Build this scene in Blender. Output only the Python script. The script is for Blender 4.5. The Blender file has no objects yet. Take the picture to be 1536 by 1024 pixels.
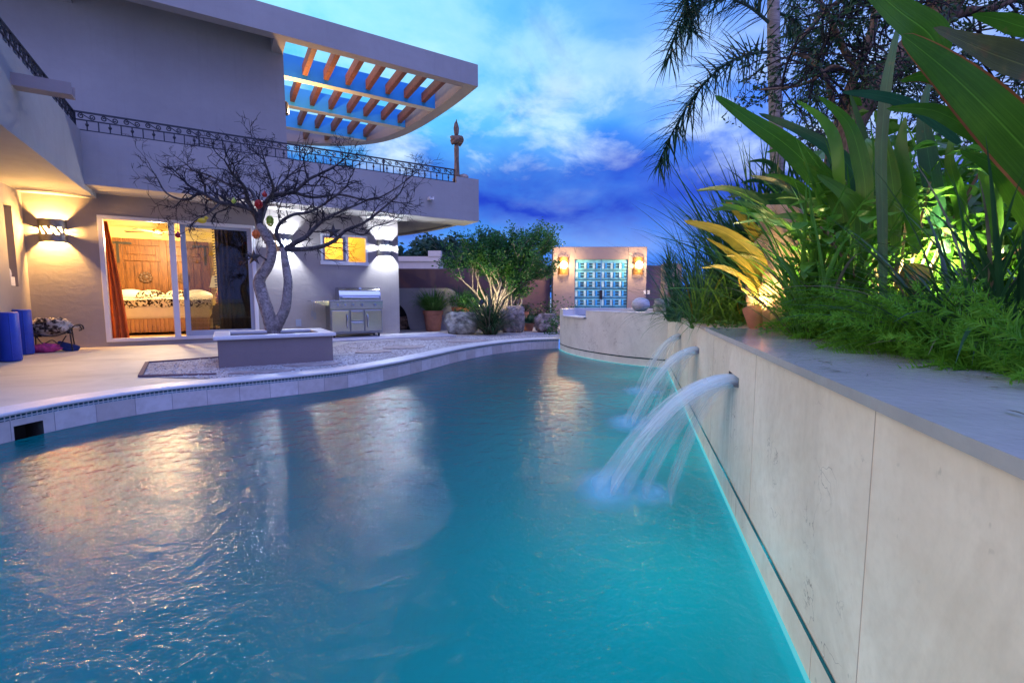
import bpy, bmesh, math, random
import numpy as np
from mathutils import Vector, Matrix, noise as mnoise
random.seed(7)
R=math.radians; PI=math.pi
SC=bpy.context.scene
COL=SC.collection
rnd=random.uniform
# ------------------------------------------------------------------ camera frame used to survey positions
FPX=704.0; HZ=447.0; CZ=1.24; DECK=.24
PITCH=math.atan((512-HZ)/FPX)
CAM=Vector((0,0,CZ))
def ray(px,py):
    dx=(px-768)/FPX; dy=-(py-512)/FPX
    return Vector((dx, dy*math.sin(PITCH)+math.cos(PITCH), dy*math.cos(PITCH)-math.sin(PITCH)))
def W(px,py,z):
    d=ray(px,py); return CAM+d*((z-CZ)/d.z)
def at(px,py,y):
    d=ray(px,py); return CAM+d*(y/d.y)
HO=Vector((-3.0957,12.9352,0)); HA=R(58.5)
HU=Vector((math.sin(HA),math.cos(HA),0)); HN=Vector((HU.y,-HU.x,0))
HROT=math.atan2(HU.y,HU.x)
def H(u,n,z): return HO+HU*u+HN*n+Vector((0,0,z))
def hp(px,py,n):
    d=ray(px,py); o=HO+HN*n; t=(o-CAM).dot(HN)/d.dot(HN); X=CAM+d*t
    return (X-HO).dot(HU), X.z
# ------------------------------------------------------------------ mesh building
class MB:
    def __init__(s): s.v=[]; s.f=[]; s.uv={}
    def box(s,x0,x1,y0,y1,z0,z1):
        b=len(s.v)
        s.v+=[(x0,y0,z0),(x1,y0,z0),(x1,y1,z0),(x0,y1,z0),(x0,y0,z1),(x1,y0,z1),(x1,y1,z1),(x0,y1,z1)]
        s.f+=[(b,b+3,b+2,b+1),(b+4,b+5,b+6,b+7),(b,b+1,b+5,b+4),(b+1,b+2,b+6,b+5),(b+2,b+3,b+7,b+6),(b+3,b,b+4,b+7)]
        return s
    def hbox(s,u0,u1,n0,n1,z0,z1):            # in the house frame: y = -n
        return s.box(u0,u1,-max(n0,n1),-min(n0,n1),z0,z1)
    def quad(s,*p,uv=None):
        b=len(s.v); s.v+=[tuple(q) for q in p]; s.f.append(tuple(range(b,b+len(p))))
        if uv: s.uv[len(s.f)-1]=uv
        return s
    def prism(s,poly,z0,z1):
        b=len(s.v); n=len(poly)
        s.v+=[(p[0],p[1],z0) for p in poly]+[(p[0],p[1],z1) for p in poly]
        s.f.append(tuple(range(b+n-1,b-1,-1))); s.f.append(tuple(range(b+n,b+2*n)))
        for i in range(n):
            j=(i+1)%n; s.f.append((b+i,b+j,b+n+j,b+n+i))
        return s
    def tube(s,pts,rad,k=6,caps=True,flat=1.0):
        pts=[Vector(p) for p in pts]; n=len(pts)
        if not hasattr(rad,'__len__'): rad=[rad]*n
        b=len(s.v); t=(pts[1]-pts[0]).normalized()
        a=t.orthogonal().normalized()
        for i in range(n):
            if 0<i<n-1: t2=(pts[i+1]-pts[i-1])
            elif i==0: t2=pts[1]-pts[0]
            else: t2=pts[i]-pts[i-1]
            if t2.length>1e-9: t=t2.normalized()
            a=(a-t*a.dot(t))
            a=a.normalized() if a.length>1e-6 else t.orthogonal().normalized()
            c=t.cross(a)
            for j in range(k):
                th=2*PI*j/k; q=pts[i]+a*(math.cos(th)*rad[i])+c*(math.sin(th)*rad[i]*flat)
                s.v.append(q[:])
        for i in range(n-1):
            for j in range(k):
                j2=(j+1)%k
                s.f.append((b+i*k+j,b+i*k+j2,b+(i+1)*k+j2,b+(i+1)*k+j))
        if caps:
            s.f.append(tuple(b+j for j in range(k-1,-1,-1))); s.f.append(tuple(b+(n-1)*k+j for j in range(k)))
        return s
    def lathe(s,prof,k=24,c=(0,0,0),caps=True):
        b=len(s.v); n=len(prof)
        for r,z in prof:
            for j in range(k):
                th=2*PI*j/k; s.v.append((c[0]+r*math.cos(th),c[1]+r*math.sin(th),c[2]+z))
        for i in range(n-1):
            for j in range(k):
                j2=(j+1)%k; s.f.append((b+i*k+j,b+i*k+j2,b+(i+1)*k+j2,b+(i+1)*k+j))
        if caps:
            s.f.append(tuple(b+j for j in range(k-1,-1,-1))); s.f.append(tuple(b+(n-1)*k+j for j in range(k)))
        return s
    def sphere(s,c,r,seg=14,rings=9,sc=(1,1,1),disp=0,freq=2.0,seed=0):
        b=len(s.v); off=Vector((seed*7.3,seed*3.1,seed*1.7))
        for i in range(rings+1):
            ph=PI*i/rings
            for j in range(seg):
                th=2*PI*j/seg; d=Vector((math.sin(ph)*math.cos(th),math.sin(ph)*math.sin(th),math.cos(ph)))
                m=1+(disp*mnoise.fractal(d*freq+off,1.0,2.0,4) if disp else 0)
                s.v.append((c[0]+d.x*r*sc[0]*m,c[1]+d.y*r*sc[1]*m,c[2]+d.z*r*sc[2]*m))
        for i in range(rings):
            for j in range(seg):
                j2=(j+1)%seg; s.f.append((b+i*seg+j,b+(i+1)*seg+j,b+(i+1)*seg+j2,b+i*seg+j2))
        return s
    def blade(s,base,az,elev,length,width,droop=1.0,fold=.15,n=9,shape='strap',twist=0,curl=0,stalk=0):
        """a leaf: three verts across, arching over by droop radians"""
        p=Vector(base); b=len(s.v); step=length/n
        for i in range(n+1):
            t=i/n; e=elev-droop*t**1.5; aa=az+curl*t
            d=Vector((math.cos(aa)*math.cos(e),math.sin(aa)*math.cos(e),math.sin(e)))
            side=Vector((-math.sin(aa),math.cos(aa),0)); up=side.cross(d)*-1
            tw=twist*t; sd=side*math.cos(tw)+up*math.sin(tw); up2=up*math.cos(tw)-side*math.sin(tw)
            if shape=='strap': w=width*min(1,.55+2.2*t)*(1-t**2.6)
            elif shape=='grass': w=width*(1-t)**.8
            else:
                q=max(0,(t-stalk)/(1-stalk)) if stalk else t
                w=max(width*(math.sin(PI*q**.8)**.8 if 0<q<1 else 0), width*.05*(1-t))
            w=max(w,.0006)*.5
            s.v+=[(p+sd*w+up2*(fold*w))[:],p[:],(p-sd*w+up2*(fold*w))[:]]
            p=p+d*step
        for i in range(n):
            k=b+i*3
            s.f+=[(k,k+1,k+4,k+3),(k+1,k+2,k+5,k+4)]
        return s
    def leaves(s,pos,size,droop=.5,aspect=.45,jit=1.0,dirs=None):
        """small two-triangle folded leaves at each position"""
        for q,p in enumerate(pos):
            L=size*rnd(.6,1.3); az=rnd(0,2*PI); e=rnd(-.9,.7)
            d=Vector((math.cos(az)*math.cos(e),math.sin(az)*math.cos(e),math.sin(e)))
            if dirs is not None: d=(d*.8+Vector(dirs[q])).normalized()
            sd=d.orthogonal(); sd.rotate(Matrix.Rotation(rnd(0,6.28),3,d)); sd=sd.normalized()
            up=d.cross(sd); w=L*aspect*.5; p=Vector(p); b=len(s.v)
            s.v+=[p[:],(p+d*L*.5+sd*w+up*w*.3)[:],(p+d*L)[:],(p+d*L*.5-sd*w+up*w*.3)[:]]
            s.f+=[(b,b+1,b+2),(b,b+2,b+3)]
        return s
    def build(s,name,mat,parent=None,smooth=False,bevel=0,loc=None,rotz=0,recalc=False):
        me=bpy.data.meshes.new(name); me.from_pydata([tuple(v) for v in s.v],[],s.f)
        if s.uv:
            lay=me.uv_layers.new(name='UVMap')
            for p in me.polygons:
                u=s.uv.get(p.index)
                if u:
                    for li,c in zip(p.loop_indices,u): lay.data[li].uv=c
        me.materials.append(mat)
        if recalc:
            bm=bmesh.new(); bm.from_mesh(me); bmesh.ops.recalc_face_normals(bm,faces=bm.faces); bm.to_mesh(me); bm.free()
        if smooth:
            me.shade_smooth()
        o=bpy.data.objects.new(name,me); COL.objects.link(o)
        if parent is not None: o.parent=parent
        if loc is not None: o.location=loc
        if rotz: o.rotation_euler=(0,0,rotz)
        if bevel:
            m=o.modifiers.new('b','BEVEL'); m.width=bevel; m.segments=2; m.limit_method='ANGLE'; m.angle_limit=R(40)
        if smooth=='auto':
            m=o.modifiers.new('e','EDGE_SPLIT'); m.split_angle=R(38)
        return o
def tag(o,label=None,cat=None,group=None,kind=None):
    for k,v in (('label',label),('category',cat),('group',group),('kind',kind)):
        if v: o[k]=v
    return o
def thing(name,label,cat,loc=(0,0,0),rotz=0,group=None):
    o=bpy.data.objects.new(name,None); o.empty_display_size=.1; COL.objects.link(o)
    o.location=loc; o.rotation_euler=(0,0,rotz); return tag(o,label,cat,group)
def copy_tree(o,parent=None):
    c=o.copy(); COL.objects.link(c); c.parent=parent
    for ch in list(o.children): copy_tree(ch,c)
    return c
def bez(pts,n=8,closed=False):
    """Catmull-Rom through pts"""
    P=[Vector(p) for p in pts]; out=[]; m=len(P)
    for i in range(m if closed else m-1):
        if closed: a,b,c,d=P[i-1],P[i],P[(i+1)%m],P[(i+2)%m]
        else: a,b,c,d=P[max(i-1,0)],P[i],P[i+1],P[min(i+2,m-1)]
        for k in range(n):
            t=k/n
            out.append(.5*((2*b)+(c-a)*t+(2*a-5*b+4*c-d)*t*t+(3*b-a-3*c+d)*t**3))
    if not closed: out.append(P[-1])
    return out
# ------------------------------------------------------------------ materials
def S(r,g,b):
    f=lambda c:((c/255+.055)/1.055)**2.4 if c/255>.04045 else c/255/12.92
    return (f(r),f(g),f(b))
class NT:
    def __init__(s,name):
        s.m=bpy.data.materials.new(name); s.m.use_nodes=True; s.t=s.m.node_tree; s.t.nodes.clear()
        s.out=s.n('ShaderNodeOutputMaterial')
    def n(s,typ,**kw):
        x=s.t.nodes.new(typ)
        for k,v in kw.items():
            if k in x.inputs: s.set(x,k,v)
            else: setattr(x,k,v)
        return x
    def set(s,x,k,v):
        if isinstance(v,bpy.types.NodeSocket): s.t.links.new(v,x.inputs[k])
        else: x.inputs[k].default_value=v
    def l(s,a,b): s.t.links.new(a,b)
    def noise(s,vec,scale,detail=4,rough=.55,dist=0):
        x=s.n('ShaderNodeTexNoise'); s.l(vec,x.inputs['Vector']); x.inputs['Scale'].default_value=scale
        x.inputs['Detail'].default_value=detail; x.inputs['Roughness'].default_value=rough; x.inputs['Distortion'].default_value=dist
        return x.outputs['Fac']
    def ramp(s,fac,*stops):
        x=s.n('ShaderNodeValToRGB'); s.l(fac,x.inputs[0]); e=x.color_ramp.elements
        while len(e)<len(stops): e.new(.5)
        for el,(p,c) in zip(e,stops):
            el.position=p; el.color=(c[0],c[1],c[2],1) if hasattr(c,'__len__') else (c,c,c,1)
        return x.outputs[0]
    def mix(s,fac,a,b,blend='MIX'):
        x=s.n('ShaderNodeMix',data_type='RGBA',blend_type=blend)
        for i,v in ((0,fac),(6,a),(7,b)):
            if isinstance(v,bpy.types.NodeSocket): s.l(v,x.inputs[i])
            else: x.inputs[i].default_value=v if i==0 else (v[0],v[1],v[2],1)
        return x.outputs[2]
    def math(s,op,a,b=0,c=None):
        x=s.n('ShaderNodeMath',operation=op)
        for i,v in enumerate((a,b,c)):
            if v is None: continue
            if isinstance(v,bpy.types.NodeSocket): s.l(v,x.inputs[i])
            else: x.inputs[i].default_value=v
        return x.outputs[0]
    def mapr(s,v,a,b,c=0,d=1):
        x=s.n('ShaderNodeMapRange'); s.l(v,x.inputs[0])
        for i,q in enumerate((a,b,c,d)): x.inputs[i+1].default_value=q
        return x.outputs[0]
    def coord(s,which='Object',scale=None):
        x=s.n('ShaderNodeTexCoord').outputs[which]
        if scale:
            m=s.n('ShaderNodeMapping'); s.l(x,m.inputs[0]); m.inputs['Scale'].default_value=scale; x=m.outputs[0]
        return x
    def bump(s,h,strength=.3,dist=.01,normal=None):
        x=s.n('ShaderNodeBump'); s.l(h,x.inputs['Height']); x.inputs['Strength'].default_value=strength; x.inputs['Distance'].default_value=dist
        if normal is not None: s.l(normal,x.inputs['Normal'])
        return x.outputs[0]
    def pbr(s,color,rough=.6,metal=0,normal=None,spec=.5,coat=0):
        p=s.n('ShaderNodeBsdfPrincipled')
        s.set(p,'Base Color',color if isinstance(color,bpy.types.NodeSocket) else (*color,1))
        s.set(p,'Roughness',rough); p.inputs['Metallic'].default_value=metal
        p.inputs['Specular IOR Level'].default_value=spec; p.inputs['Coat Weight'].default_value=coat
        if normal is not None: s.l(normal,p.inputs['Normal'])
        return p.outputs[0]
    def done(s,sh): s.l(sh,s.out.inputs['Surface']); return s.m
def mul(c,k): return tuple(min(1,x*k) for x in c)
def simple(name,color,rough=.6,var=.15,scale=6,bump=.15,bscale=40,metal=0,spec=.5,dist=.004,coat=0):
    t=NT(name); co=t.coord()
    f=t.noise(co,scale,5); c=t.mix(t.mapr(f,.3,.7),mul(color,1-var),mul(color,1+var))
    nm=t.bump(t.noise(co,bscale,4),bump,dist) if bump else None
    return t.done(t.pbr(c,rough,metal,nm,spec,coat))
def plaster(name,color,var=.10,bump=.16):
    t=NT(name); co=t.coord()
    a=t.noise(co,.7,6,.6); b=t.noise(co,5,5,.6)
    c=t.mix(t.mapr(a,.3,.7),mul(color,1-var),mul(color,1+var*.7))
    c=t.mix(t.mapr(b,.42,.75,0,.30),c,mul(color,.82))
    dr=t.noise(t.coord('Object',(7,7,.35)),1.6,5,.6); c=t.mix(t.mapr(dr,.55,.75,0,.22),c,mul(color,.72))
    tro=t.noise(t.coord('Object',(1,1,2.2)),3.0,3,.5,1.2)
    h=t.math('ADD',t.math('MULTIPLY',tro,1.0),t.math('MULTIPLY',t.noise(co,60,3),.12))
    return t.done(t.pbr(c,.85,0,t.bump(h,bump,.03),.25))
def leaf(name,c1,c2,rough=.35,trans=.35,scale=3,edge=None,spec=.5,veins=False):
    t=NT(name); co=t.coord(); f=t.noise(co,scale,3)
    c=t.mix(t.mapr(f,.35,.65),c1,c2); nm=None
    if veins:
        uv=t.n('ShaderNodeUVMap').outputs[0]; mp=t.n('ShaderNodeMapping'); t.l(uv,mp.inputs[0]); mp.inputs['Scale'].default_value=(26,1.6,1)
        v=t.noise(mp.outputs[0],1,3,.6,.2); c=t.mix(t.mapr(v,.40,.66,0,.6),c,mul(c1,.55)); sx=t.n('ShaderNodeSeparateXYZ'); t.l(uv,sx.inputs[0])
        rb=t.mapr(t.math('ABSOLUTE',t.math('SUBTRACT',sx.outputs[0],.5)),0,.022,.75,0); c=t.mix(rb,c,mul(c2,1.9)); nm=t.bump(v,.35,.004)
        c=t.mix(t.mapr(t.noise(co,9,4,.7),.64,.72,0,.6),c,(.16,.10,.03))
    rib=t.noise(t.coord('Object',(1,1,1)),18,2)
    c=t.mix(t.mapr(rib,.55,.8,0,.35),c,mul(c2,1.25))
    if edge: c=t.mix(t.mapr(t.noise(co,6,3),.60,.70),c,edge)
    p=t.pbr(c,rough,0,nm,spec)
    tr=t.n('ShaderNodeBsdfTranslucent'); tc=t.mix(.5,c,mul(c2,1.4)); t.l(tc,tr.inputs[0])
    m=t.n('ShaderNodeMixShader'); m.inputs[0].default_value=trans; t.l(p,m.inputs[1]); t.l(tr.outputs[0],m.inputs[2])
    return t.done(m.outputs[0])
def emit(name,color,strength):
    t=NT(name); e=t.n('ShaderNodeEmission'); e.inputs[0].default_value=(*color,1); e.inputs[1].default_value=strength
    return t.done(e.outputs[0])
def glass(name,tint=(.9,.95,1),rough=.0,alpha=1):
    t=NT(name); tr=t.n('ShaderNodeBsdfTransparent'); tr.inputs[0].default_value=(*tint,1)
    g=t.n('ShaderNodeBsdfGlossy'); g.inputs['Roughness'].default_value=rough
    fr=t.n('ShaderNodeFresnel'); fr.inputs[0].default_value=1.5
    m=t.n('ShaderNodeMixShader'); t.l(fr.outputs[0],m.inputs[0]); t.l(tr.outputs[0],m.inputs[1]); t.l(g.outputs[0],m.inputs[2])
    return t.done(m.outputs[0])
def stone(name,c1,c2,rough=.4,streak=True,vein=True,bump=.08,seam=None,spouts=()):
    """polished limestone: clouds, vertical streaks and a few darker veins and pits"""
    t=NT(name); co=t.coord()
    a=t.noise(co,1.6,6,.62); c=t.mix(t.mapr(a,.32,.7),c1,c2)
    if streak:
        st=t.noise(t.coord('Object',(1.3,1.3,.75)),1.7,7,.68,.9); c=t.mix(t.mapr(st,.46,.72,0,.48),c,mul(c1,.68)); pit=t.noise(t.coord('Object',(1,1,.6)),16,3,.7); c=t.mix(t.mapr(pit,.66,.72,0,.5),c,mul(c1,.5))
    fine=t.noise(co,26,4,.6); c=t.mix(t.mapr(fine,.45,.8,0,.30),c,mul(c1,.78))
    for x0 in spouts:
        sp=t.n('ShaderNodeSeparateXYZ'); t.l(co,sp.inputs[0]); dx=t.math('ABSOLUTE',t.math('SUBTRACT',sp.outputs[0],x0))
        w=t.math('MULTIPLY',t.mapr(dx,.08,.34,1,0),t.mapr(sp.outputs[2],.70,.78,1,0)); w=t.math('MULTIPLY',w,t.mapr(t.noise(t.coord('Object',(9,9,.5)),1.7,5,.6),.38,.62))
        c=t.mix(t.math('MULTIPLY',w,.62),c,(.40,.36,.27))
    if vein:
        v=t.n('ShaderNodeTexVoronoi',feature='DISTANCE_TO_EDGE'); 
        w=t.n('ShaderNodeVectorMath',operation='ADD'); t.l(co,w.inputs[0])
        nz=t.n('ShaderNodeTexNoise'); t.l(co,nz.inputs['Vector']); nz.inputs['Scale'].default_value=3.5; nz.inputs['Detail'].default_value=6
        t.l(nz.outputs['Color'],w.inputs[1]); t.l(w.outputs[0],v.inputs['Vector']); v.inputs['Scale'].default_value=2.6
        msk=t.math('MULTIPLY',t.mapr(v.outputs['Distance'],0,.012,1,0),t.mapr(t.noise(co,2.3,2),.54,.62))
        c=t.mix(t.math('MULTIPLY',msk,.8),c,S(105,72,58))
    return t.done(t.pbr(c,t.mapr(fine,.3,.8,rough*.8,rough*1.3),0,t.bump(fine,bump,.003),.5))
M={}
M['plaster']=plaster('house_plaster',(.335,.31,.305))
M['plaster_warm']=plaster('bedroom_paint',S(240,215,140),.04,.05)
M['ceiling']=plaster('bedroom_ceiling',S(240,220,170),.03,.05)
M['plaster_blue']=plaster('blue_beam_plaster',(.05,.36,.80),.08,.12)  # saturated blue for the pergola beam faces
M['plaster_pale']=plaster('pale_beam_plaster',(.62,.62,.52),.08,.12)
M['plaster_brown']=plaster('brown_wall_plaster',(.17,.105,.12),.12,.25)
M['plaster_gate']=plaster('gate_plaster',(.30,.24,.235),.08,.2)
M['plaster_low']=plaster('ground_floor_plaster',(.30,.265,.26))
M['wood']=simple('pergola_timber',(.17,.062,.026),.6,.3,14,.3,60)
M['iron']=simple('wrought_iron',(.012,.014,.022),.42,.2,20,.1,90,0,.5)
M['frame']=simple('door_aluminium',(.62,.60,.62),.4,.04,4,.02,80)
M['frame_grey']=simple('sliding_frame',(.30,.33,.42),.4,.04,4,.02,80)
M['glass']=glass('window_glass',(.86,.9,.92))
M['dark_glass']=glass('dark_window_glass',(.55,.58,.62))
M['limestone']=stone('wall_limestone',(.71,.59,.47),(.93,.83,.71),spouts=(2.85,4.52,6.2))
M['coping_stone']=stone('coping_limestone',(.36,.35,.36),(.48,.465,.47),.13,False,True,.5)
M['coping_tan']=stone('tan_coping',(.36,.27,.22),(.46,.36,.29),.5,False)
M['spa_stone']=stone('spa_limestone',(.64,.59,.52),(.78,.73,.66))
M['grout']=simple('seam_grout',(.45,.38,.33),.9,.1)
M['pool_coping']=stone('pool_coping',(.56,.52,.52),(.70,.66,.65),.5,False,False)
M['steel']=None
# ------------------------------------------------------------------ more materials
def steel(name,col=(.62,.63,.66),rough=.2):
    t=NT(name); f=t.noise(t.coord('Object',(2,2,220)),1.0,3)
    c=t.mix(f,mul(col,.94),mul(col,1.04))
    return t.done(t.pbr(c,t.mapr(f,.3,.7,rough*.75,rough*1.3),1.0,t.bump(f,.04,.001)))
M['steel']=steel('brushed_steel',(.5,.51,.54)); M['steel_dark']=steel('dark_steel',(.25,.26,.3),.35)
def uvmat(name,fn):
    t=NT(name); uv=t.n('ShaderNodeUVMap').outputs[0]; return fn(t,uv)
def f_mosaic(t,uv):
    b=t.n('ShaderNodeTexBrick'); t.l(uv,b.inputs['Vector']); b.offset=0
    for k,v in (('Scale',1),('Mortar Size',.006),('Brick Width',.04),('Row Height',.04),('Bias',0),('Mortar Smooth',.2)): b.inputs[k].default_value=v
    b.inputs['Color1'].default_value=(.012,.045,.075,1); b.inputs['Color2'].default_value=(.03,.10,.13,1); b.inputs['Mortar'].default_value=(.42,.42,.45,1)
    return t.done(t.pbr(b.outputs[0],.18,0,t.bump(t.math('SUBTRACT',1,b.outputs['Fac']),.4,.003),.6))
M['mosaic']=uvmat('mosaic_tiles',f_mosaic)
def f_mosaic2(t,uv):
    b=t.n('ShaderNodeTexBrick'); t.l(uv,b.inputs['Vector']); b.offset=.5
    for k,v in (('Scale',1),('Mortar Size',.0012),('Brick Width',.022),('Row Height',.012),('Bias',0)): b.inputs[k].default_value=v
    b.inputs['Color1'].default_value=(.008,.03,.035,1); b.inputs['Color2'].default_value=(.02,.075,.075,1); b.inputs['Mortar'].default_value=(.03,.05,.05,1)
    return t.done(t.pbr(b.outputs[0],.25,0,None,.6))
M['mosaic_dark']=uvmat('dark_mosaic_band',f_mosaic2)
def f_wtile(t,uv):
    b=t.n('ShaderNodeTexBrick'); t.l(uv,b.inputs['Vector']); b.offset=0
    for k,v in (('Scale',1),('Mortar Size',.003),('Brick Width',.33),('Row Height',2.0),('Bias',0)): b.inputs[k].default_value=v
    b.inputs['Color1'].default_value=(.50,.42,.40,1); b.inputs['Color2'].default_value=(.66,.60,.60,1); b.inputs['Mortar'].default_value=(.20,.18,.2,1)
    co=t.coord(); c=t.mix(t.mapr(t.noise(co,9,5,.65),.4,.72,0,.5),b.outputs[0],(.36,.28,.25))
    return t.done(t.pbr(c,.4,0,None,.5))
M['waterline_tile']=uvmat('waterline_tile',f_wtile)
def f_basin(t,uv):
    co=t.coord(); f=t.noise(co,1.2,5)
    c=t.mix(f,(.003,.20,.30),(.006,.27,.36))
    return t.done(t.pbr(c,.7,0,None,.3))
M['basin']=uvmat('pool_plaster',f_basin)
def water_mat():
    t=NT('pool_water'); co=t.coord()
    n1=t.noise(t.coord('Object',(1,1.25,1)),2.2,3,.5,.6); n2=t.noise(co,9,4,.62,.5); n3=t.noise(co,38,3,.6,.3)
    h=t.math('ADD',t.math('MULTIPLY',n1,.42),t.math('ADD',t.math('MULTIPLY',n2,.34),t.math('MULTIPLY',n3,.11)))
    nm=t.bump(h,.5,.075)
    g=t.n('ShaderNodeBsdfGlossy'); g.inputs['Roughness'].default_value=.13; t.l(nm,g.inputs['Normal'])
    tp=t.n('ShaderNodeBsdfTransparent'); tp.inputs[0].default_value=(.004,.36,.52,1)
    tl=t.n('ShaderNodeBsdfTranslucent'); tl.inputs[0].default_value=(.002,.60,.68,1)
    tr=t.n('ShaderNodeMixShader'); tr.inputs[0].default_value=.72; t.l(tp.outputs[0],tr.inputs[1]); t.l(tl.outputs[0],tr.inputs[2])
    fr=t.n('ShaderNodeFresnel'); fr.inputs[0].default_value=1.36; t.l(nm,fr.inputs['Normal'])
    m=t.n('ShaderNodeMixShader'); t.l(fr.outputs[0],m.inputs[0]); t.l(tr.outputs[0],m.inputs[1]); t.l(g.outputs[0],m.inputs[2])
    return t.done(m.outputs[0])
M['water']=water_mat()
def deck_mat():
    t=NT('deck_concrete'); co=t.coord()
    a=t.noise(co,.9,6,.6,.5); c=t.mix(t.mapr(a,.35,.65),(.47,.41,.33),(.62,.55,.45))
    c=t.mix(t.mapr(t.noise(t.coord('Object',(.5,1.6,1)),1.3,4,.6,.8),.55,.72,0,.5),c,(.30,.24,.22))
    c=t.mix(t.mapr(t.noise(co,60,3),.5,.75,0,.25),c,(.3,.27,.25))
    return t.done(t.pbr(c,.6,0,t.bump(t.noise(co,45,4),.12,.004),.4))
M['deck']=deck_mat()
def gravel_mat():
    t=NT('pale_gravel'); co=t.coord()
    v=t.n('ShaderNodeTexVoronoi'); t.l(co,v.inputs['Vector']); v.inputs['Scale'].default_value=46
    c=t.ramp(t.n('ShaderNodeSeparateColor',Color=v.outputs['Color']).outputs[0],(0,(.15,.13,.13)),(.4,(.40,.36,.35)),(1,(.68,.64,.62)))
    c=t.mix(t.mapr(t.noise(co,1.2,4),.4,.65,0,.45),c,(.22,.17,.15))
    return t.done(t.pbr(c,.9,0,t.bump(v.outputs['Distance'],-.9,.02),.2))
M['gravel']=gravel_mat()
M['soil']=simple('garden_soil',(.055,.038,.026),.95,.5,7,.8,30,dist=.03)
M['sand']=simple('sandy_paving',(.42,.27,.15),.9,.3,7,.4,50)
M['flagstone']=simple('flagstone',(.34,.27,.25),.8,.35,5,.3,24)
M['terracotta']=simple('terracotta',(.36,.135,.075),.75,.25,6,.2,50)
M['terracotta_dark']=simple('terracotta_aged',(.28,.115,.07),.8,.3,6,.25,40)
M['rock']=simple('granite_boulder',(.30,.23,.20),.9,.75,7,.9,17,dist=.05)
M['rock_pale']=simple('lichen_boulder',(.34,.32,.26),.9,.75,6,.9,17,dist=.05)
M['rock_buff']=simple('buff_boulder',(.44,.27,.17),.9,.28,4,.6,11,dist=.03)
M['brick']=None
def wood_door(name,c1,c2):
    t=NT(name); g=t.noise(t.coord('Object',(16,16,1.4)),2.2,6,.65,1.0); b=t.noise(t.coord(),2.1,4)
    c=t.mix(t.mapr(g,.35,.68),c1,c2); c=t.mix(t.mapr(b,.55,.75,0,.55),c,mul(c1,.55))
    return t.done(t.pbr(c,.5,0,t.bump(g,.2,.004),.4))
M['old_wood']=wood_door('carved_wood',(.07,.022,.006),(.24,.09,.022))
M['dark_wood']=wood_door('dark_wood',(.05,.022,.012),(.11,.05,.025))
def quilt():
    t=NT('leaf_print_quilt'); co=t.coord()
    v=t.n('ShaderNodeTexVoronoi'); t.l(t.coord('Object',(1,1,1)),v.inputs['Vector']); v.inputs['Scale'].default_value=13
    n=t.noise(co,11,2,.4,1.8)
    msk=t.mapr(n,.50,.53)
    c=t.mix(msk,(.74,.66,.52),(.03,.018,.014))
    return t.done(t.pbr(c,.9,0,None,.1))
M['quilt']=quilt()
M['linen']=simple('cream_linen',(.78,.70,.55),.9,.06,5,.2,14)
M['white_cloth']=simple('white_pillow_cloth',(.82,.79,.74),.9,.05,4,.1)
M['tan_cloth']=simple('tan_skirt_cloth',(.62,.36,.17),.9,.12,5,.2,14)
M['orange_cloth']=simple('orange_curtain_cloth',(.62,.13,.025),.85,.2,5,.2)
M['dark_cloth']=simple('dark_curtain_cloth',(.045,.04,.035),.9,.3,5,.2)
M['brown_cloth']=simple('brown_curtain_cloth',(.19,.13,.065),.9,.3,5,.2)
M['shade_cloth']=emit('lamp_shade_glow',(1,.58,.2),1.6)
M['blue_fabric']=simple('blue_vinyl',(.006,.05,.46),.5,.12,4,.12,20)
M['pink_cloth']=simple('pink_cloth',(.55,.06,.22),.9,.5,14,.2)
M['navy_cloth']=simple('navy_cloth',(.015,.03,.13),.9,.3,8,.2)
def camo():
    t=NT('mottled_towel'); co=t.coord(); c=t.ramp(t.noise(co,9,3,.5,1.2),(.36,(.015,.014,.016)),(.45,(.10,.08,.06)),(.53,(.50,.44,.37)),(.62,(.56,.52,.48)),(.68,(.12,.10,.09)))
    return t.done(t.pbr(c,.95,0,t.bump(t.noise(co,30,4),.5,.01),.1))
M['towel']=camo()
M['sconce']=simple('sconce_metal',(.23,.22,.21),.4,.25,16,.15,60,.75)
M['sconce_bronze']=simple('sconce_bronze',(.34,.16,.05),.45,.3,16,.2,60,.5)
M['bulb_warm']=emit('warm_bulb',(1,.70,.34),60); M['bulb_cool']=emit('cool_bulb',(.86,.94,1),60); M['bulb_gate']=emit('gate_bulb',(1,.74,.40),60)
M['spot_glow']=emit('spot_bulb',(1,.86,.5),90)
def bark(name,c1,c2,sc=(10,10,2)):
    t=NT(name); co=t.coord(); g=t.noise(t.coord('Object',sc),3,6,.65,.8); c=t.mix(t.mapr(g,.35,.68),c1,c2)
    return t.done(t.pbr(c,.85,0,t.bump(g,.7,.015),.25))
M['bark_grey']=bark('grey_bark',(.15,.12,.11),(.44,.37,.34),(6,6,6)); M['branch']=bark('branch_bark',(.03,.026,.03),(.11,.095,.10),(6,6,6)); M['twig']=bark('twig_bark',(.012,.010,.016),(.035,.03,.04))
M['bark_brown']=bark('shaggy_bark',(.10,.06,.04),(.32,.21,.15)); M['bark_palm']=bark('palm_bark',(.18,.15,.14),(.36,.31,.29),(2,2,14))
M['leaf_big']=leaf('broad_green_leaf',(.032,.115,.010),(.085,.22,.018),.26,.30,2.2,None,.5,True)
M['leaf_big_brown']=leaf('browned_leaf',(.045,.06,.015),(.10,.11,.02),.4,.3,2.5,(.20,.065,.018),.15,True)
M['leaf_edge']=leaf('rusty_leaf_edge',(.20,.06,.015),(.32,.12,.03),.5,.2)
M['leaf_blue']=leaf('blue_green_leaf',(.015,.075,.045),(.035,.13,.06),.3,.25,3,None,.5,True)
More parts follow.
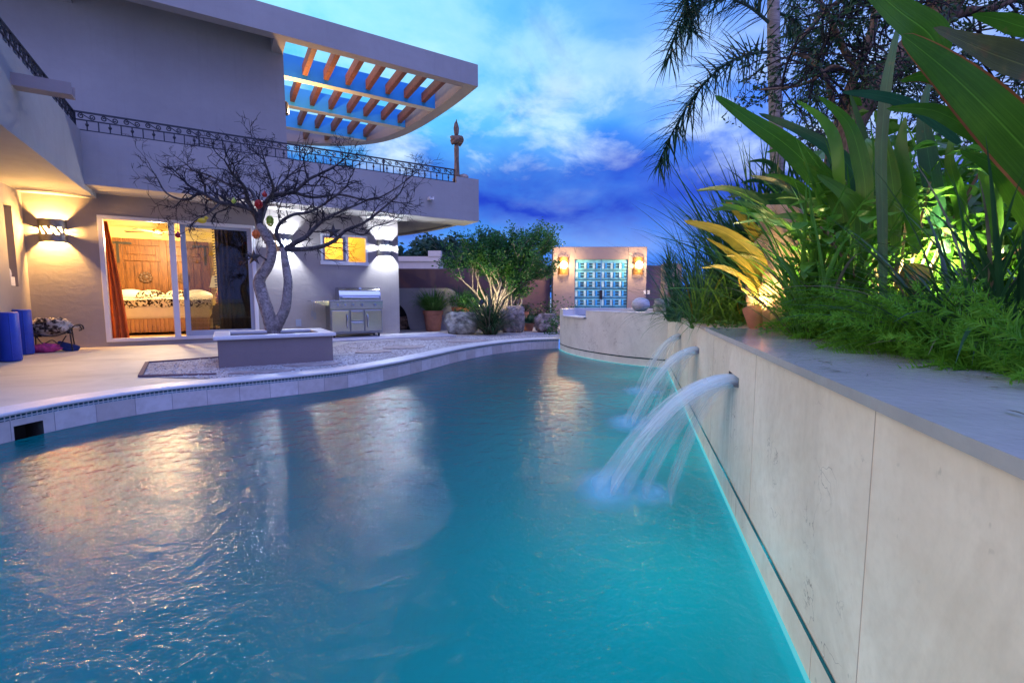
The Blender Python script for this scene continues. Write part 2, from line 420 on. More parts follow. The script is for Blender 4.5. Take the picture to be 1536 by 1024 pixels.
M['leaf_strap']=leaf('strap_leaf',(.035,.12,.016),(.11,.27,.03),.27,.3,3)
M['leaf_dark']=leaf('dark_strap_leaf',(.013,.052,.020),(.032,.10,.03),.35,.25,3)
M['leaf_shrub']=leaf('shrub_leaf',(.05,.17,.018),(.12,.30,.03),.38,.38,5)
M['leaf_fern']=leaf('fern_needle',(.06,.21,.015),(.13,.34,.03),.55,.45,7,None,.25)
M['leaf_palm']=leaf('palm_leaflet',(.012,.045,.028),(.024,.075,.035),.4,.25,4)
M['leaf_tree']=leaf('tree_leaf',(.014,.05,.022),(.035,.09,.03),.42,.3,5)
M['leaf_lush']=leaf('lush_tree_leaf',(.022,.10,.030),(.06,.19,.035),.42,.4,3)
M['leaf_far']=leaf('far_tree_leaf',(.012,.045,.035),(.03,.085,.05),.6,.25,1.2)
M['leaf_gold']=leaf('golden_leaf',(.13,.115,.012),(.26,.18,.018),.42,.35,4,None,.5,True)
M['grass_dry']=leaf('dry_grass_blade',(.07,.065,.04),(.16,.14,.09),.6,.25,4)
M['leaf_grass']=leaf('grass_blade',(.04,.12,.02),(.10,.21,.03),.5,.3,4)
M['leaf_ground']=leaf('ground_cover_leaf',(.02,.08,.015),(.06,.16,.025),.5,.3,9)
# ------------------------------------------------------------------ setting: ground, pool, paving
WX=lambda y: .6+.26*y
def wall_pt(s,off=0): return Vector((.6+.2516*s-.968*off, .968*s+.2516*off,0))
left_ctrl=[(-4.75,-2.6),(-4.62,-1),(-4.50,1),(-4.44,2.6),(-4.40,3.5),(-4.32,4.15),(-4.16,4.62),(-3.85,5.10),(-3.37,5.50),(-2.85,5.90),(-2.28,6.42),(-1.85,7.15),(-1.45,8.1),(-.98,9.3),(-.35,10.4),(.4,11.2),(1.15,11.5)]
left_edge=[Vector((p.x,p.y,0)) for p in bez([(x,y,0) for x,y in left_ctrl],6)]
spa_front=[Vector((p.x,p.y,0)) for p in bez([(1.17,11.45,0),(1.20,10.95,0),(1.36,10.2,0),(1.68,9.45,0),(2.12,8.78,0),(2.745,8.225,0)],6)]
S0=-3.0; S1=8.5
wall_line=[wall_pt(s) for s in np.linspace(8.45,S0,12)]
outline=left_edge+spa_front+wall_line
pool_poly=[(p.x,p.y) for p in outline]
def hole_sheet(name,outer,inner,z,mat):
    bm=bmesh.new()
    def loop(pts):
        vs=[bm.verts.new((x,y,z)) for x,y in pts]; return [bm.edges.new((vs[i],vs[(i+1)%len(vs)])) for i in range(len(vs))]
    e=loop(outer)+loop(inner)
    bmesh.ops.triangle_fill(bm,use_beauty=True,use_dissolve=False,edges=e)
    for f in bm.faces:
        if f.normal.z<0: f.normal_flip()
    me=bpy.data.meshes.new(name); bm.to_mesh(me); bm.free(); me.materials.append(mat)
    o=bpy.data.objects.new(name,me); COL.objects.link(o); return o
ground=hole_sheet('ground',[(-400,-400),(400,-400),(400,400),(-400,400)],pool_poly,DECK-.006,M['deck'])
tag(ground,kind='structure')
def strip(mb,pts,z0,z1,flip=False,s0=0):
    s=s0
    for i in range(len(pts)-1):
        a,b=pts[i],pts[i+1]; d=(b-a).length
        q=[(a.x,a.y,z0),(b.x,b.y,z0),(b.x,b.y,z1),(a.x,a.y,z1)]; uv=[(s,z0),(s+d,z0),(s+d,z1),(s,z1)]
        if flip: q=q[::-1]; uv=uv[::-1]
        mb.quad(*q,uv=uv); s+=d
    return s
def offset(pts,d):
    out=[]
    for i,p in enumerate(pts):
        t=(pts[min(i+1,len(pts)-1)]-pts[max(i-1,0)]).normalized(); out.append(p+Vector((-t.y,t.x,0))*d)
    return out
# pool shell
mb=MB(); strip(mb,outline+[outline[0]],-1.35,-.10)
b=len(mb.v); mb.v+=[(x,y,-1.35) for x,y in pool_poly]; mb.f.append(tuple(range(b,b+len(pool_poly))))
tag(mb.build('pool_basin',M['basin']),kind='structure')
wm=MB(); b=0; wm.v+=[(x,y,0) for x,y in pool_poly]; wm.f.append(tuple(range(len(pool_poly)))[::-1])
water=wm.build('pool_water',M['water']); tag(water,kind='structure')
bm=bmesh.new(); bm.from_mesh(water.data); 
for f in bm.faces:
    if f.normal.z<0: f.normal_flip()
bm.to_mesh(water.data); bm.free()
# pool edge: waterline tiles, mosaic row, bullnose coping (left offset of the path is outside the pool when walking +y: left)
edge=thing('pool_edge','pale stone pool coping with blue mosaic row curving along the terrace','pool edge')
mb=MB()
sk0,sk1=None,None
i0=min(range(len(left_edge)),key=lambda i:(left_edge[i]-Vector((-4.40,3.62,0))).length)
tile_pts=offset(left_edge,.002)
# skimmer mouth between two stations on the edge
def along(pts,s):
    a=0
    for i in range(len(pts)-1):
        d=(pts[i+1]-pts[i]).length
        if a+d>=s: return pts[i].lerp(pts[i+1],(s-a)/d),(pts[i+1]-pts[i]).normalized()
        a+=d
    return pts[-1],(pts[-1]-pts[-2]).normalized()
def arclen(pts): return sum((pts[i+1]-pts[i]).length for i in range(len(pts)-1))
Ltot=arclen(tile_pts)
def nearest_s(pts,q):
    best=(9e9,0); a=0
    for i in range(len(pts)-1):
        d=pts[i+1]-pts[i]; t=max(0,min(1,(q-pts[i]).dot(d)/d.length_squared)); e=(pts[i]+d*t-q).length
        if e<best[0]: best=(e,a+t*d.length)
        a+=d.length
    return best[1]
sA=nearest_s(tile_pts,W(12,650,.06).xy.to_3d()); sB=nearest_s(tile_pts,W(62,645,.06).xy.to_3d())
sB=max(sB,sA+.22)
def sub(pts,a,b,step=.12):
    n=max(2,int((b-a)/step)); return [along(pts,a+(b-a)*i/n)[0] for i in range(n+1)]
strip(mb,sub(tile_pts,0,sA),-.12,.185); strip(mb,sub(tile_pts,sB,Ltot-.001),-.12,.185,s0=sB)
strip(mb,sub(tile_pts,sA,sB),.125,.185,s0=sA); strip(mb,sub(tile_pts,sA,sB),-.12,-.005,s0=sA)
mb.build('waterline_tiles',M['waterline_tile'],edge)
mb=MB(); strip(mb,offset(left_edge,-.003),.187,.227); mb.build('mosaic_row',M['mosaic'],edge)
mb=MB(); back=offset(sub(tile_pts,sA,sB),.22); fr=sub(tile_pts,sA,sB)
strip(mb,back,-.12,.14)
for z in (-.1,.125): mb.quad(*[(p.x,p.y,z) for p in (fr[0],fr[-1],back[-1],back[0])])
for k in (0,-1): mb.quad((fr[k].x,fr[k].y,-.1),(back[k].x,back[k].y,-.1),(back[k].x,back[k].y,.125),(fr[k].x,fr[k].y,.125))
mb.build('skimmer_mouth',M['dark_cloth'],edge)
mb=MB()
prof=[(-.020,.229),(-.026,.242),(-.022,.256),(-.008,.262),(.30,.262),(.31,.255),(.31,.21)]
rows=[offset(left_edge,d) for d,_ in prof]; s=0
for i in range(len(left_edge)-1):
    dl=(left_edge[i+1]-left_edge[i]).length
    for k in range(len(prof)-1):
        q=[(rows[k][i].x,rows[k][i].y,prof[k][1]),(rows[k][i+1].x,rows[k][i+1].y,prof[k][1]),(rows[k+1][i+1].x,rows[k+1][i+1].y,prof[k+1][1]),(rows[k+1][i].x,rows[k+1][i].y,prof[k+1][1])]
        mb.quad(*q)
    q=[rows[0][i],rows[0][i+1],offset(left_edge,.0)[i+1],offset(left_edge,.0)[i]]
    mb.quad(*[(p.x,p.y,.228) for p in q])
mb.build('coping',M['pool_coping'],edge,smooth=False)
# terrace sheets: gravel bed with metal edging and flagstones
g=[(-5.07,5.11),(-5.17,3.55),(-2.6,3.1),(-1.75,1.75),(.3,1.45),(3.6,1.45),(9,1.6),(9.5,6)]
gravel_pts=[H(u,n,0) for u,n in g]
poly=[(p.x,p.y) for p in gravel_pts]
inner=[p for p in offset(left_edge,.312)]
k0=nearest_s(inner,H(-4.2,5.45,0)); Li=arclen(inner)
run=sub(inner,k0+.02,Li-.001,.25)
poly=[(p.x,p.y) for p in gravel_pts[:7]]+[(3.0,15.5),(1.3,12.2)]+[(p.x,p.y) for p in run[::-1]]
mb=MB(); b=0; mb.v=[(x,y,DECK+.002) for x,y in poly]; mb.f=[tuple(range(len(poly)))]
bm=bmesh.new(); vs=[bm.verts.new(v) for v in mb.v]; es=[bm.edges.new((vs[i],vs[(i+1)%len(vs)])) for i in range(len(vs))]
bmesh.ops.triangle_fill(bm,use_beauty=True,use_dissolve=False,edges=es)
for f in bm.faces:
    if f.normal.z<0: f.normal_flip()
me=bpy.data.meshes.new('gravel'); bm.to_mesh(me); bm.free(); me.materials.append(M['gravel'])
o=bpy.data.objects.new('gravel_bed',me); COL.objects.link(o); tag(o,kind='stuff',label='pale loose gravel around the tree planter and grill',cat='gravel')
# real pebbles on the near part of the bed
mb=MB()
def inpoly(x,y,P):
    c=False; j=len(P)-1
    for i in range(len(P)):
        if (P[i][1]>y)!=(P[j][1]>y) and x<(P[j][0]-P[i][0])*(y-P[i][1])/(P[j][1]-P[i][1])+P[i][0]: c=not c
        j=i
    return c
for _ in range(9000):
    x,y=rnd(-5.8,1.3),rnd(5.4,13)
    if not inpoly(x,y,poly): continue
    if y>9 and rnd(0,1)<.4: continue
    r=rnd(.008,.019)
    b=len(mb.v); a=rnd(0,6)
    q=[(math.cos(a+k*PI/2)*r*rnd(.7,1.2),math.sin(a+k*PI/2)*r*rnd(.7,1.2)) for k in range(4)]
    mb.v+=[(x+u,y+v,DECK+.002) for u,v in q]+[(x,y,DECK+r*.9)]
    mb.f+=[(b+k,b+(k+1)%4,b+4) for k in range(4)]
pb=mb.build('loose_pebbles',M['gravel']); tag(pb,kind='stuff',label='loose pebbles scattered over the gravel bed',cat='gravel')
edg=MB()
E=[H(-5.17,3.55,0),H(-5.07,5.11,0),H(-4.25,5.42,0)]
for a,b2 in ((H(-2.75,3.10,0),E[0]),(E[0],E[1]),(E[1],E[2])):
    d=(b2-a).normalized(); n=Vector((-d.y,d.x,0))*.025
    q=[a-n,b2-n,b2+n,a+n]; edg.prism([(p.x,p.y) for p in q],DECK-.002,DECK+.022)
tag(edg.build('gravel_edging',M['plaster_brown']),'dark raised edging bordering the gravel bed by the terrace','edging')
fl=[(395,558,.42,.16,'longest'),(470,547,.40,.2,''),(560,528,.42,.24,''),(610,521,.5,.3,''),(700,512,.5,.3,''),(650,508,.6,.3,'')]
labs=['flat stone slab in the gravel nearest the planter front','flat stone slab at the right front corner of the planter','flat stone slab in gravel between planter and pool curve','flat stone slab in the gravel below the grill','flat stone slab in gravel near the far pool edge','thin stone slab in gravel below the terracotta pot']
for (px,py,l,w,_),lb in zip(fl,labs):
    p=W(px,py,DECK); mb=MB(); n=9
    q=[(math.cos(2*PI*k/n)*l*rnd(.8,1.1),math.sin(2*PI*k/n)*w*rnd(.8,1.1)) for k in range(n)]
    mb.prism(q,0,.016); o=mb.build('flagstone',M['flagstone'],loc=(p.x,p.y,DECK),rotz=HROT-.1); tag(o,lb,'paving slab','flagstones laid in the gravel')
# paved landing in front of the grill and doors
mb=MB(); mb.hbox(-7.3,-2.75,.0,.45,DECK-.002,.30)
q=MB(); q.hbox(-2.6,1.1,.0,1.30,DECK-.002,DECK+.03)
tag(q.build('grill_terrace',M['pool_coping'],loc=HO,rotz=HROT,bevel=.008),kind='structure')
M['strip']=emit('cyan_waterline_glow',(.16,.78,.92),.6)  # added emission imitating the lamplit wall just under water, not a lamp
# ------------------------------------------------------------------ raised limestone wall with scuppers
WROT=math.atan2(.968,.2516)            # local x runs along the wall away from the camera, local y = -off (into the garden is -off, so +y is pool side)
wall=thing('raised_pool_wall','long pale limestone wall with three water spouts along the pool','wall',(.6,0,0),WROT)
# local frame: x = s, y = off (pool side positive)
scup=[(2.70,3.0,.735,.79),(4.38,4.66,.735,.785),(6.10,6.33,.73,.775)]
ZT=.968
mb=MB(); xs=[S0]+[v for a in scup for v in a[:2]]+[8.72]
def face(x0,x1,z0,z1,y=0): mb.quad((x0,y,z0),(x1,y,z0),(x1,y,z1),(x0,y,z1),uv=[(x0,z0),(x1,z0),(x1,z1),(x0,z1)])
for i in range(len(xs)-1):
    x0,x1=xs[i],xs[i+1]
    if i%2==0: face(x0,x1,-.14,ZT)
    else:
        a=scup[i//2]; face(x0,x1,-.14,a[2]); face(x0,x1,a[3],ZT)
mb.box(S0,8.72,-.30,-.24,.3,ZT)
mb.quad((S0,-.27,-.14),(S0,0,-.14),(S0,0,ZT),(S0,-.27,ZT))
mb.build('wall',M['limestone'],wall)
for a in scup:
    m=MB(); x0,x1,z0,z1=a; d=-.2
    m.quad((x0,0,z0),(x1,0,z0),(x1,d,z0),(x0,d,z0)); m.quad((x0,0,z1),(x1,0,z1),(x1,d,z1),(x0,d,z1))
    m.quad((x0,0,z0),(x0,0,z1),(x0,d,z1),(x0,d,z0)); m.quad((x1,0,z0),(x1,0,z1),(x1,d,z1),(x1,d,z0)); m.quad((x0,d,z0),(x1,d,z0),(x1,d,z1),(x0,d,z1))
    m.box(x0+.004,x1-.004,-.05,.022,z0+.002,z0+.010)
    m.build('scupper',M['steel_dark'],wall)
for x0,x1 in ((S0,-.35),(-.349,1.17),(1.171,2.55),(2.551,3.95)):
    mb=MB(); mb.box(x0,x1,-.56,.014,.9705,1.0); mb.build('coping',M['coping_stone'],wall)
mb=MB(); mb.box(3.953,8.6,-.62,.010,.9705,.992); mb.build('coping',M['coping_tan'],wall,bevel=.004)
mb=MB(); strip(mb,[Vector((S0,.003,0)),Vector((8.36,.003,0))],.132,.152); mb.build('mosaic_band',M['mosaic_dark'],wall)
mb=MB()
for s in (-.05,1.17,2.34,3.6,5.2,7.0): mb.box(s-.0012,s+.0012,-.01,.0012,.155,.9704); mb.box(s+.3-.001,s+.3+.001,-.01,.0012,-.1,.131)
mb.build('joint_lines',M['grout'],wall)
mb=MB(); mb.box(S0,8.3,.0005,.015,-.11,.004); mb.build('waterline_glow',M['strip'],wall)  # glow put into a thin surface along the waterline
# ------------------------------------------------------------------ spa
spa=thing('raised_spa','round raised limestone spa with spillway at the far end of the pool','spa')
fp=spa_front; L=arclen(fp)
a0=nearest_s(fp,W(856,468.5,.95).xy.to_3d()); a1=nearest_s(fp,Vector((1.66,9.5,0)))
a0=.45; a1=1.75
ZS=.962
mb=MB()
strip(mb,sub(fp,0,a0),-.14,ZS); strip(mb,sub(fp,a0,a1),-.14,.83,s0=a0); strip(mb,sub(fp,a1,L-.001),-.14,ZS,s0=a1)
backp=[Vector((p.x,p.y,0)) for p in bez([(2.745,8.225,0),(3.35,8.8,0),(3.75,9.8,0),(3.6,11.0,0),(3.0,11.9,0),(2.2,12.2,0),(1.5,12.0,0),(1.17,11.45,0)],5)]
strip(mb,backp,.1,ZS)
mb.build('wall',M['spa_stone'],spa)
def ring_cap(pts,d,z,name,mat):
    inn=offset(pts,-d); m=MB()
    for i in range(len(pts)-1):
        m.quad((pts[i].x,pts[i].y,z),(pts[i+1].x,pts[i+1].y,z),(inn[i+1].x,inn[i+1].y,z),(inn[i].x,inn[i].y,z))
        m.quad((inn[i].x,inn[i].y,z),(inn[i+1].x,inn[i+1].y,z),(inn[i+1].x,inn[i+1].y,.45),(inn[i].x,inn[i].y,.45))
        m.quad((pts[i].x,pts[i].y,z-.03),(pts[i+1].x,pts[i+1].y,z-.03),(pts[i+1].x,pts[i+1].y,z),(pts[i].x,pts[i].y,z))
    m.build(name,mat,spa)
# walking the front toward the wall the spa interior is on the left; walking the back anticlockwise it is on the left as well
ring_cap(sub(fp,0,a0),-.26,ZS+.022,'rim',M['pool_coping']); ring_cap(sub(fp,a1,L-.001),-.26,ZS+.022,'rim',M['pool_coping']); ring_cap(backp,-.26,ZS+.022,'rim',M['pool_coping'])
lip=sub(fp,a0,a1); o1=offset(lip,-.05); o2=offset(lip,.30); m=MB()
for i in range(len(lip)-1):
    for z0,z1 in ((.845,.845),(.82,.82)): m.quad(*[(p.x,p.y,z0) for p in (o1[i],o1[i+1],o2[i+1],o2[i])])
    m.quad((o1[i].x,o1[i].y,.82),(o1[i+1].x,o1[i+1].y,.82),(o1[i+1].x,o1[i+1].y,.845),(o1[i].x,o1[i].y,.845))
for p,q in ((lip[0],o2[0]),(lip[-1],o2[-1])):
    m.quad((p.x,p.y,.83),(q.x,q.y,.83),(q.x,q.y,ZS+.022),(p.x,p.y,ZS+.022))
m.build('spillway',M['pool_coping'],spa)
m=MB(); ff=offset(fp,-.004); strip(m,sub(ff,.02,L-.03),.132,.156); m.build('mosaic_band',M['mosaic_dark'],spa)
m=MB(); q=[(p.x,p.y,.815) for p in fp[:-1]+backp[:-1]]; m.v=q; m.f=[tuple(range(len(q)))]
m.build('spa_water',M['water'],spa)
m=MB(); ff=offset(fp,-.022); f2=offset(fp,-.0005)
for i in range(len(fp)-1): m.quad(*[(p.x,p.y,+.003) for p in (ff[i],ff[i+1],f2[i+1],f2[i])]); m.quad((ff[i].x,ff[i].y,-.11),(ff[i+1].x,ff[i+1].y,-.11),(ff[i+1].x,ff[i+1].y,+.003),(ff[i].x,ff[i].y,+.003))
m.build('waterline_glow',M['strip'],spa)  # same added waterline glow round the spa front
# ------------------------------------------------------------------ falling water
def fall_mat(name='falling_water',k=1.0):
    t=NT(name); co=t.coord('Object',(34,2.6,2.6)); n=t.noise(co,1,5,.65)
    d=t.n('ShaderNodeBsdfPrincipled'); d.inputs['Base Color'].default_value=(.80,.88,.97,1); d.inputs['Roughness'].default_value=.35
    tl=t.n('ShaderNodeBsdfTranslucent'); tl.inputs[0].default_value=(.85,.93,1,1)
    m1=t.n('ShaderNodeMixShader'); m1.inputs[0].default_value=.5; t.l(d.outputs[0],m1.inputs[1]); t.l(tl.outputs[0],m1.inputs[2])
    tr=t.n('ShaderNodeBsdfTransparent'); m=t.n('ShaderNodeMixShader')
    uv=t.n('ShaderNodeUVMap').outputs[0]; sx=t.n('ShaderNodeSeparateXYZ'); t.l(uv,sx.inputs[0])
    edge=t.math('SUBTRACT',1,t.math('POWER',t.math('ABSOLUTE',t.math('SUBTRACT',t.math('MULTIPLY',sx.outputs[0],2),1)),2.0))
    fade=t.mapr(sx.outputs[1],0,1,.92,.50)
    al=t.math('MULTIPLY',t.math('MULTIPLY',edge,fade),t.mapr(n,.34,.66,.5*k,1.2*k))
    t.l(al,m.inputs[0]); t.l(tr.outputs[0],m.inputs[1]); t.l(m1.outputs[0],m.inputs[2])
    return t.done(m.outputs[0])
M['fall']=fall_mat('falling_water',1.05); M['veil']=fall_mat('falling_veil',.5)
def foam_mat():
    t=NT('soft_foam'); co=t.coord(); ln=t.n('ShaderNodeVectorMath',operation='LENGTH'); t.l(co,ln.inputs[0])
    n=t.noise(co,2.2,3,.5); al=t.math('MULTIPLY',t.mapr(ln.outputs['Value'],.15,1,1,0),t.mapr(n,.3,.65,.7,1.0))
    al=t.math('POWER',al,1.2)
    d=t.n('ShaderNodeBsdfDiffuse'); d.inputs[0].default_value=(.40,.76,1.0,1); tr=t.n('ShaderNodeBsdfTransparent'); m=t.n('ShaderNodeMixShader')
    t.l(t.math('MULTIPLY',al,.62),m.inputs[0]); t.l(tr.outputs[0],m.inputs[1]); t.l(d.outputs[0],m.inputs[2])
    return t.done(m.outputs[0])
M['foam']=foam_mat()
def sheet(mb,w0,w1,throw,z0,n=22,k=11,thick=.06,y0=-.08,lat=0,zend=.0,spread=1.5):
    """an arched sheet of water with an upper and a lower face"""
    rows=[]
    for sgn in (1,-1):
        rr=[]
        for i in range(n+1):
            t=i/n; y=y0+(throw-y0)*t; tt=max(0,(y)/throw); z=z0-(z0-zend)*tt**1.9
            w=w0+(w1-w0)*t**spread
            rr.append([(lat*t+w*(j/(k-1)-.5), y, z+sgn*thick*math.sin(PI*j/(k-1))*(.4+.6*t)-.03*t*(2*j/(k-1)-1)**2) for j in range(k)])
        rows.append(rr)
    for rr in rows:
        for i in range(n):
            for j in range(k-1):
                mb.quad(rr[i][j],rr[i][j+1],rr[i+1][j+1],rr[i+1][j],uv=[(j/(k-1),i/n),((j+1)/(k-1),i/n),((j+1)/(k-1),(i+1)/n),(j/(k-1),(i+1)/n)])
for (a,thr,w0,w1,lat,lb) in ((scup[0],.70,.28,.42,.06,'nearest and widest spout of white water arching into the pool'),(scup[1],.58,.26,.36,.06,'middle spout of white water falling from the wall'),(scup[2],.48,.22,.28,.04,'farthest and smallest spout of white water, close to the spa')):
    xc=(a[0]+a[1])/2; p=wall_pt(xc)
    t=thing('water_spout',lb,'waterfall',(p.x,p.y,0),WROT,'water spouts falling from the wall into the pool')
    mb=MB(); sheet(mb,w0,w1,thr,a[2]+.026,lat=lat); mb.build('water_stream',M['fall'],t,smooth=True)
    for q,kz,th in ((1.13,.024,.05),(.88,.020,.06),(.72,.014,.06),(.5,.010,.05)):
        mb=MB(); sheet(mb,w0*.92,w0*1.55,thr*q,a[2]+kz,thick=th,lat=lat*q); mb.build('water_veil',M['veil'],t,smooth=True)
    for (fx,fy,r) in ((lat,thr,.36),(lat*.5,thr*.62,.20)):
        m=MB(); m.lathe([(1.0,.0),(.7,.02),(.35,.05),(.02,.06)],28,caps=False)
        o=m.build('foam',M['foam'],t,smooth=True,loc=(fx,fy,.004)); o.scale=(r*1.25,r*.8,r*.6)
# ------------------------------------------------------------------ garden ground behind the wall
soil=[wall_pt(S0,-.54),wall_pt(3.95,-.54),wall_pt(8.3,-.60)]
g=[(p.x,p.y) for p in soil]+[(3.95,9.3),(4.1,10.6),(5.2,12.4),(12,14),(14,-3)]
mb=MB(); mb.prism(g,.2,.955); o=mb.build('garden_bed',M['soil']); tag(o,kind='structure')
# ------------------------------------------------------------------ house
house=thing('house','two storey plaster house with roof terrace, pergola and lit bedroom','house',HO,HROT)
# ---- ground floor walls
w=MB()
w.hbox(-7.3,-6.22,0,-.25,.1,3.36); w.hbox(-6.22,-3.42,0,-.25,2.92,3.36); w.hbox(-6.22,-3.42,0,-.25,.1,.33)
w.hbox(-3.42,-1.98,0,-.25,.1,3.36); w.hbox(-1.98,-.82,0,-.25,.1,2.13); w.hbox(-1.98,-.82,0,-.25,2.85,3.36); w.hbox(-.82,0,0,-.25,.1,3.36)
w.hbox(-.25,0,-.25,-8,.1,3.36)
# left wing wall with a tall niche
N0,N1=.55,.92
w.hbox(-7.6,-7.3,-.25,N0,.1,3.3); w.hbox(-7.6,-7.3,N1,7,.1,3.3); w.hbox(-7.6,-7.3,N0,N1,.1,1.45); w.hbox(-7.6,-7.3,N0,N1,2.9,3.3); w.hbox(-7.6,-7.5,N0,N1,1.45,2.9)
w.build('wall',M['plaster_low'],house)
m=MB(); m.hbox(-7.48,-7.32,N0+.08,N1-.1,1.46,1.62); m.sphere((-7.4,-(N0+.18),1.70),.07,10,7,(1,1,1.5),.3,3); m.build('niche_ornament',M['white_cloth'],house)
# ---- upper walls
w=MB(); w.hbox(-13,-2.65,0,-.25,3.56,7.35); w.hbox(-2.9,-2.65,-.25,-8,3.56,7.35); w.build('upper_wall',M['plaster'],house)
# ---- terrace slab: straight front strip and rounded wrap-around corner
w=MB(); w.hbox(-6.2,1.98,.0,.7,3.335,3.55); w.hbox(-6.2,1.98,.7,.95,3.33,3.55)
w.hbox(-7.6,-6.201,-.0,7,3.235,3.5)
curve=[(1.98,.7),(1.97,-.2),(1.88,-1.2),(1.66,-2.4),(1.28,-3.6),(.62,-4.7),(-.4,-5.6),(-1.6,-6.3)]
cp=bez([(u,-n,0) for u,n in curve],4)
w.prism([(0,0)]+[(p.x,p.y) for p in cp if p.y>=0]+[(0,6.2)],3.46,3.55)
w.build('terrace_slab',M['plaster'],house)
w=MB(); w.hbox(-6.4,1.98,.74,.95,3.551,4.29); w.hbox(1.32,1.981,.70,.951,4.29,4.46)
w.hbox(-6.4,-6.2,.95,7,3.22,4.29)
cin=offset(cp,.16); k=len(cp)
for i in range(k-1):
    w.prism([(cp[i].x,cp[i].y),(cp[i+1].x,cp[i+1].y),(cin[i+1].x,cin[i+1].y),(cin[i].x,cin[i].y)],3.40,3.95)
w.build('parapet',M['plaster'],house)
# ---- roof: front beam, ceiling, cross beams, pergola
w=MB(); w.hbox(-13,1.98,.70,.95,6.88,7.44); w.build('roof_beam',M['plaster'],house)
w=MB(); w.hbox(-13,-2.9,.0,.70,7.22,7.40); w.build('ceiling',M['plaster'],house)
for u0,u1 in ((-6.52,-6.33),(-2.9,-2.66)):
    w=MB(); w.hbox(u0,u1,.0,.70,6.9,7.218); w.build('cross_beam',M['plaster'],house)
curve=[(1.981,.95),(1.97,-.1),(1.91,-1.2),(1.75,-2.7),(1.45,-4.05),(.95,-5.1),(.15,-5.95),(-.9,-6.6),(-2.2,-7.0)]
cp2=bez([(u,-n,0) for u,n in curve],4); ci2=offset(cp2,.34)
w=MB()
for i in range(len(cp2)-1): w.prism([(cp2[i].x,cp2[i].y),(cp2[i+1].x,cp2[i+1].y),(ci2[i+1].x,ci2[i+1].y),(ci2[i].x,ci2[i].y)],6.882,7.44)
w.build('curved_roof_rim',M['plaster'],house)
rows=[(-1.07,1.58),(-3.06,1.33),(-5.0,.55)]
for n0,u1 in rows:
    w=MB(); w.hbox(-2.64,u1,n0,n0-.24,6.892,7.43); w.build('pergola_beam',M['plaster_blue'],house)
    w=MB(); w.hbox(-2.64,u1-.003,n0-.004,n0-.236,6.885,6.8915); w.build('beam_underside',M['plaster_pale'],house)
sl=[(-2.03,-1.51,-.95,-.41,.14,.68,1.21),(-2.1,-1.56,-1.03,-.49,.02,.58,1.13),(-1.66,-1.12,-.6,-.05,.5),(-1.3,-.62)]
ends=[(.70,-1.07),(-1.31,-3.06),(-3.30,-5.0),(-5.24,-6.4)]
proto=None
for us,(na,nb) in zip(sl,ends):
    L=abs(nb-na)
    for u in us:
        m=MB(); m.box(-.06,.06,0,L,-.12,.12); o=m.build('pergola_slat',M['wood'],house,loc=(u,-na,7.12))
# ---- waterspouts (canales)
m=MB(); m.box(0,.55,-.10,.10,-.10,-.07); m.box(0,.55,-.10,-.075,-.07,.05); m.box(0,.55,.075,.10,-.07,.05); m.build('drain_spout',M['twig'] if 0 else M['plaster_gate'],house,loc=(-6.2,-4.25,3.93))
for u in (.55,):
    m=MB(); m.box(-.06,.06,0,-.16,-.03,0); m.box(-.06,-.04,0,-.16,0,.04); m.box(.04,.06,0,-.16,0,.04); m.build('drain_spout',M['pool_coping'],house,loc=(u,-.95,3.78))
# ---- bedroom shell
w=MB(); w.hbox(-7.35,-3.0,-4.7,-4.8,.3,3.36); w.hbox(-7.42,-7.32,-.25,-4.8,.3,3.36); w.hbox(-3.0,-2.9,-.25,-4.8,.3,3.36)
w.hbox(-7.32,-6.22,-.2505,-.27,.33,3.3); w.hbox(-3.42,-3.0,-.2505,-.27,.33,3.3)
w.build('bedroom_wall',M['plaster_warm'],house)
w=MB(); w.hbox(-7.4,-2.9,-.25,-4.8,3.25,3.35); w.build('bedroom_ceiling',M['ceiling'],house)
w=MB(); w.hbox(-7.4,-2.9,-.25,-4.8,.22,.325); w.build('bedroom_floor',M['sand'],house)
w=MB(); w.hbox(-2.5,-.3,-1.6,-1.7,1.5,3.3); w.hbox(-2.6,-2.5,-.25,-1.6,1.5,3.3); w.hbox(-.3,-.26,-.25,-1.6,1.5,3.3); w.hbox(-2.6,-.3,-.25,-1.6,1.45,1.5); w.hbox(-2.6,-.3,-.25,-1.6,3.25,3.3)
w.build('bathroom_wall',M['plaster_warm'],house)
# ---- sliding door
d=thing('sliding_door','','');
for k in ('label','category'): 
    if k in d: del d[k]
d.parent=house
m=MB(); U0,U1,Z0,Z1=-6.22,-3.42,.33,2.92
m.hbox(U0,U1,.02,-.12,Z1-.07,Z1+.0); m.hbox(U0,U0+.08,.02,-.12,Z0,Z1-.07); m.hbox(U1-.08,U1,.02,-.12,Z0,Z1-.07); m.hbox(U0+.08,U1-.08,.03,-.12,Z0,Z0+.07)
m.build('door_frame',M['frame'],d,bevel=.006)
m=MB(); a,b=-5.0,-4.93
m.hbox(-5.06,-4.95,.0,-.05,Z0+.07,Z1-.07); m.build('door_jamb',M['frame'],d,bevel=.004)
m=MB(); m.hbox(-4.86,-4.76,-.055,-.095,Z0+.07,Z1-.07); m.hbox(-3.58,-3.5,-.055,-.095,Z0+.07,Z1-.07); m.hbox(-4.76,-3.58,-.055,-.095,Z0+.07,Z0+.19); m.hbox(-4.76,-3.58,-.055,-.095,Z1-.13,Z1-.07)
m.build('sliding_frame',M['frame_grey'],d,bevel=.004)
m=MB(); m.hbox(-4.76,-3.58,-.07,-.078,Z0+.19,Z1-.13); m.build('door_pane',M['dark_glass'],d)
m=MB(); m.hbox(-4.84,-4.80,-.03,-.055,1.2,1.45); m.build('handle',M['steel_dark'],d)
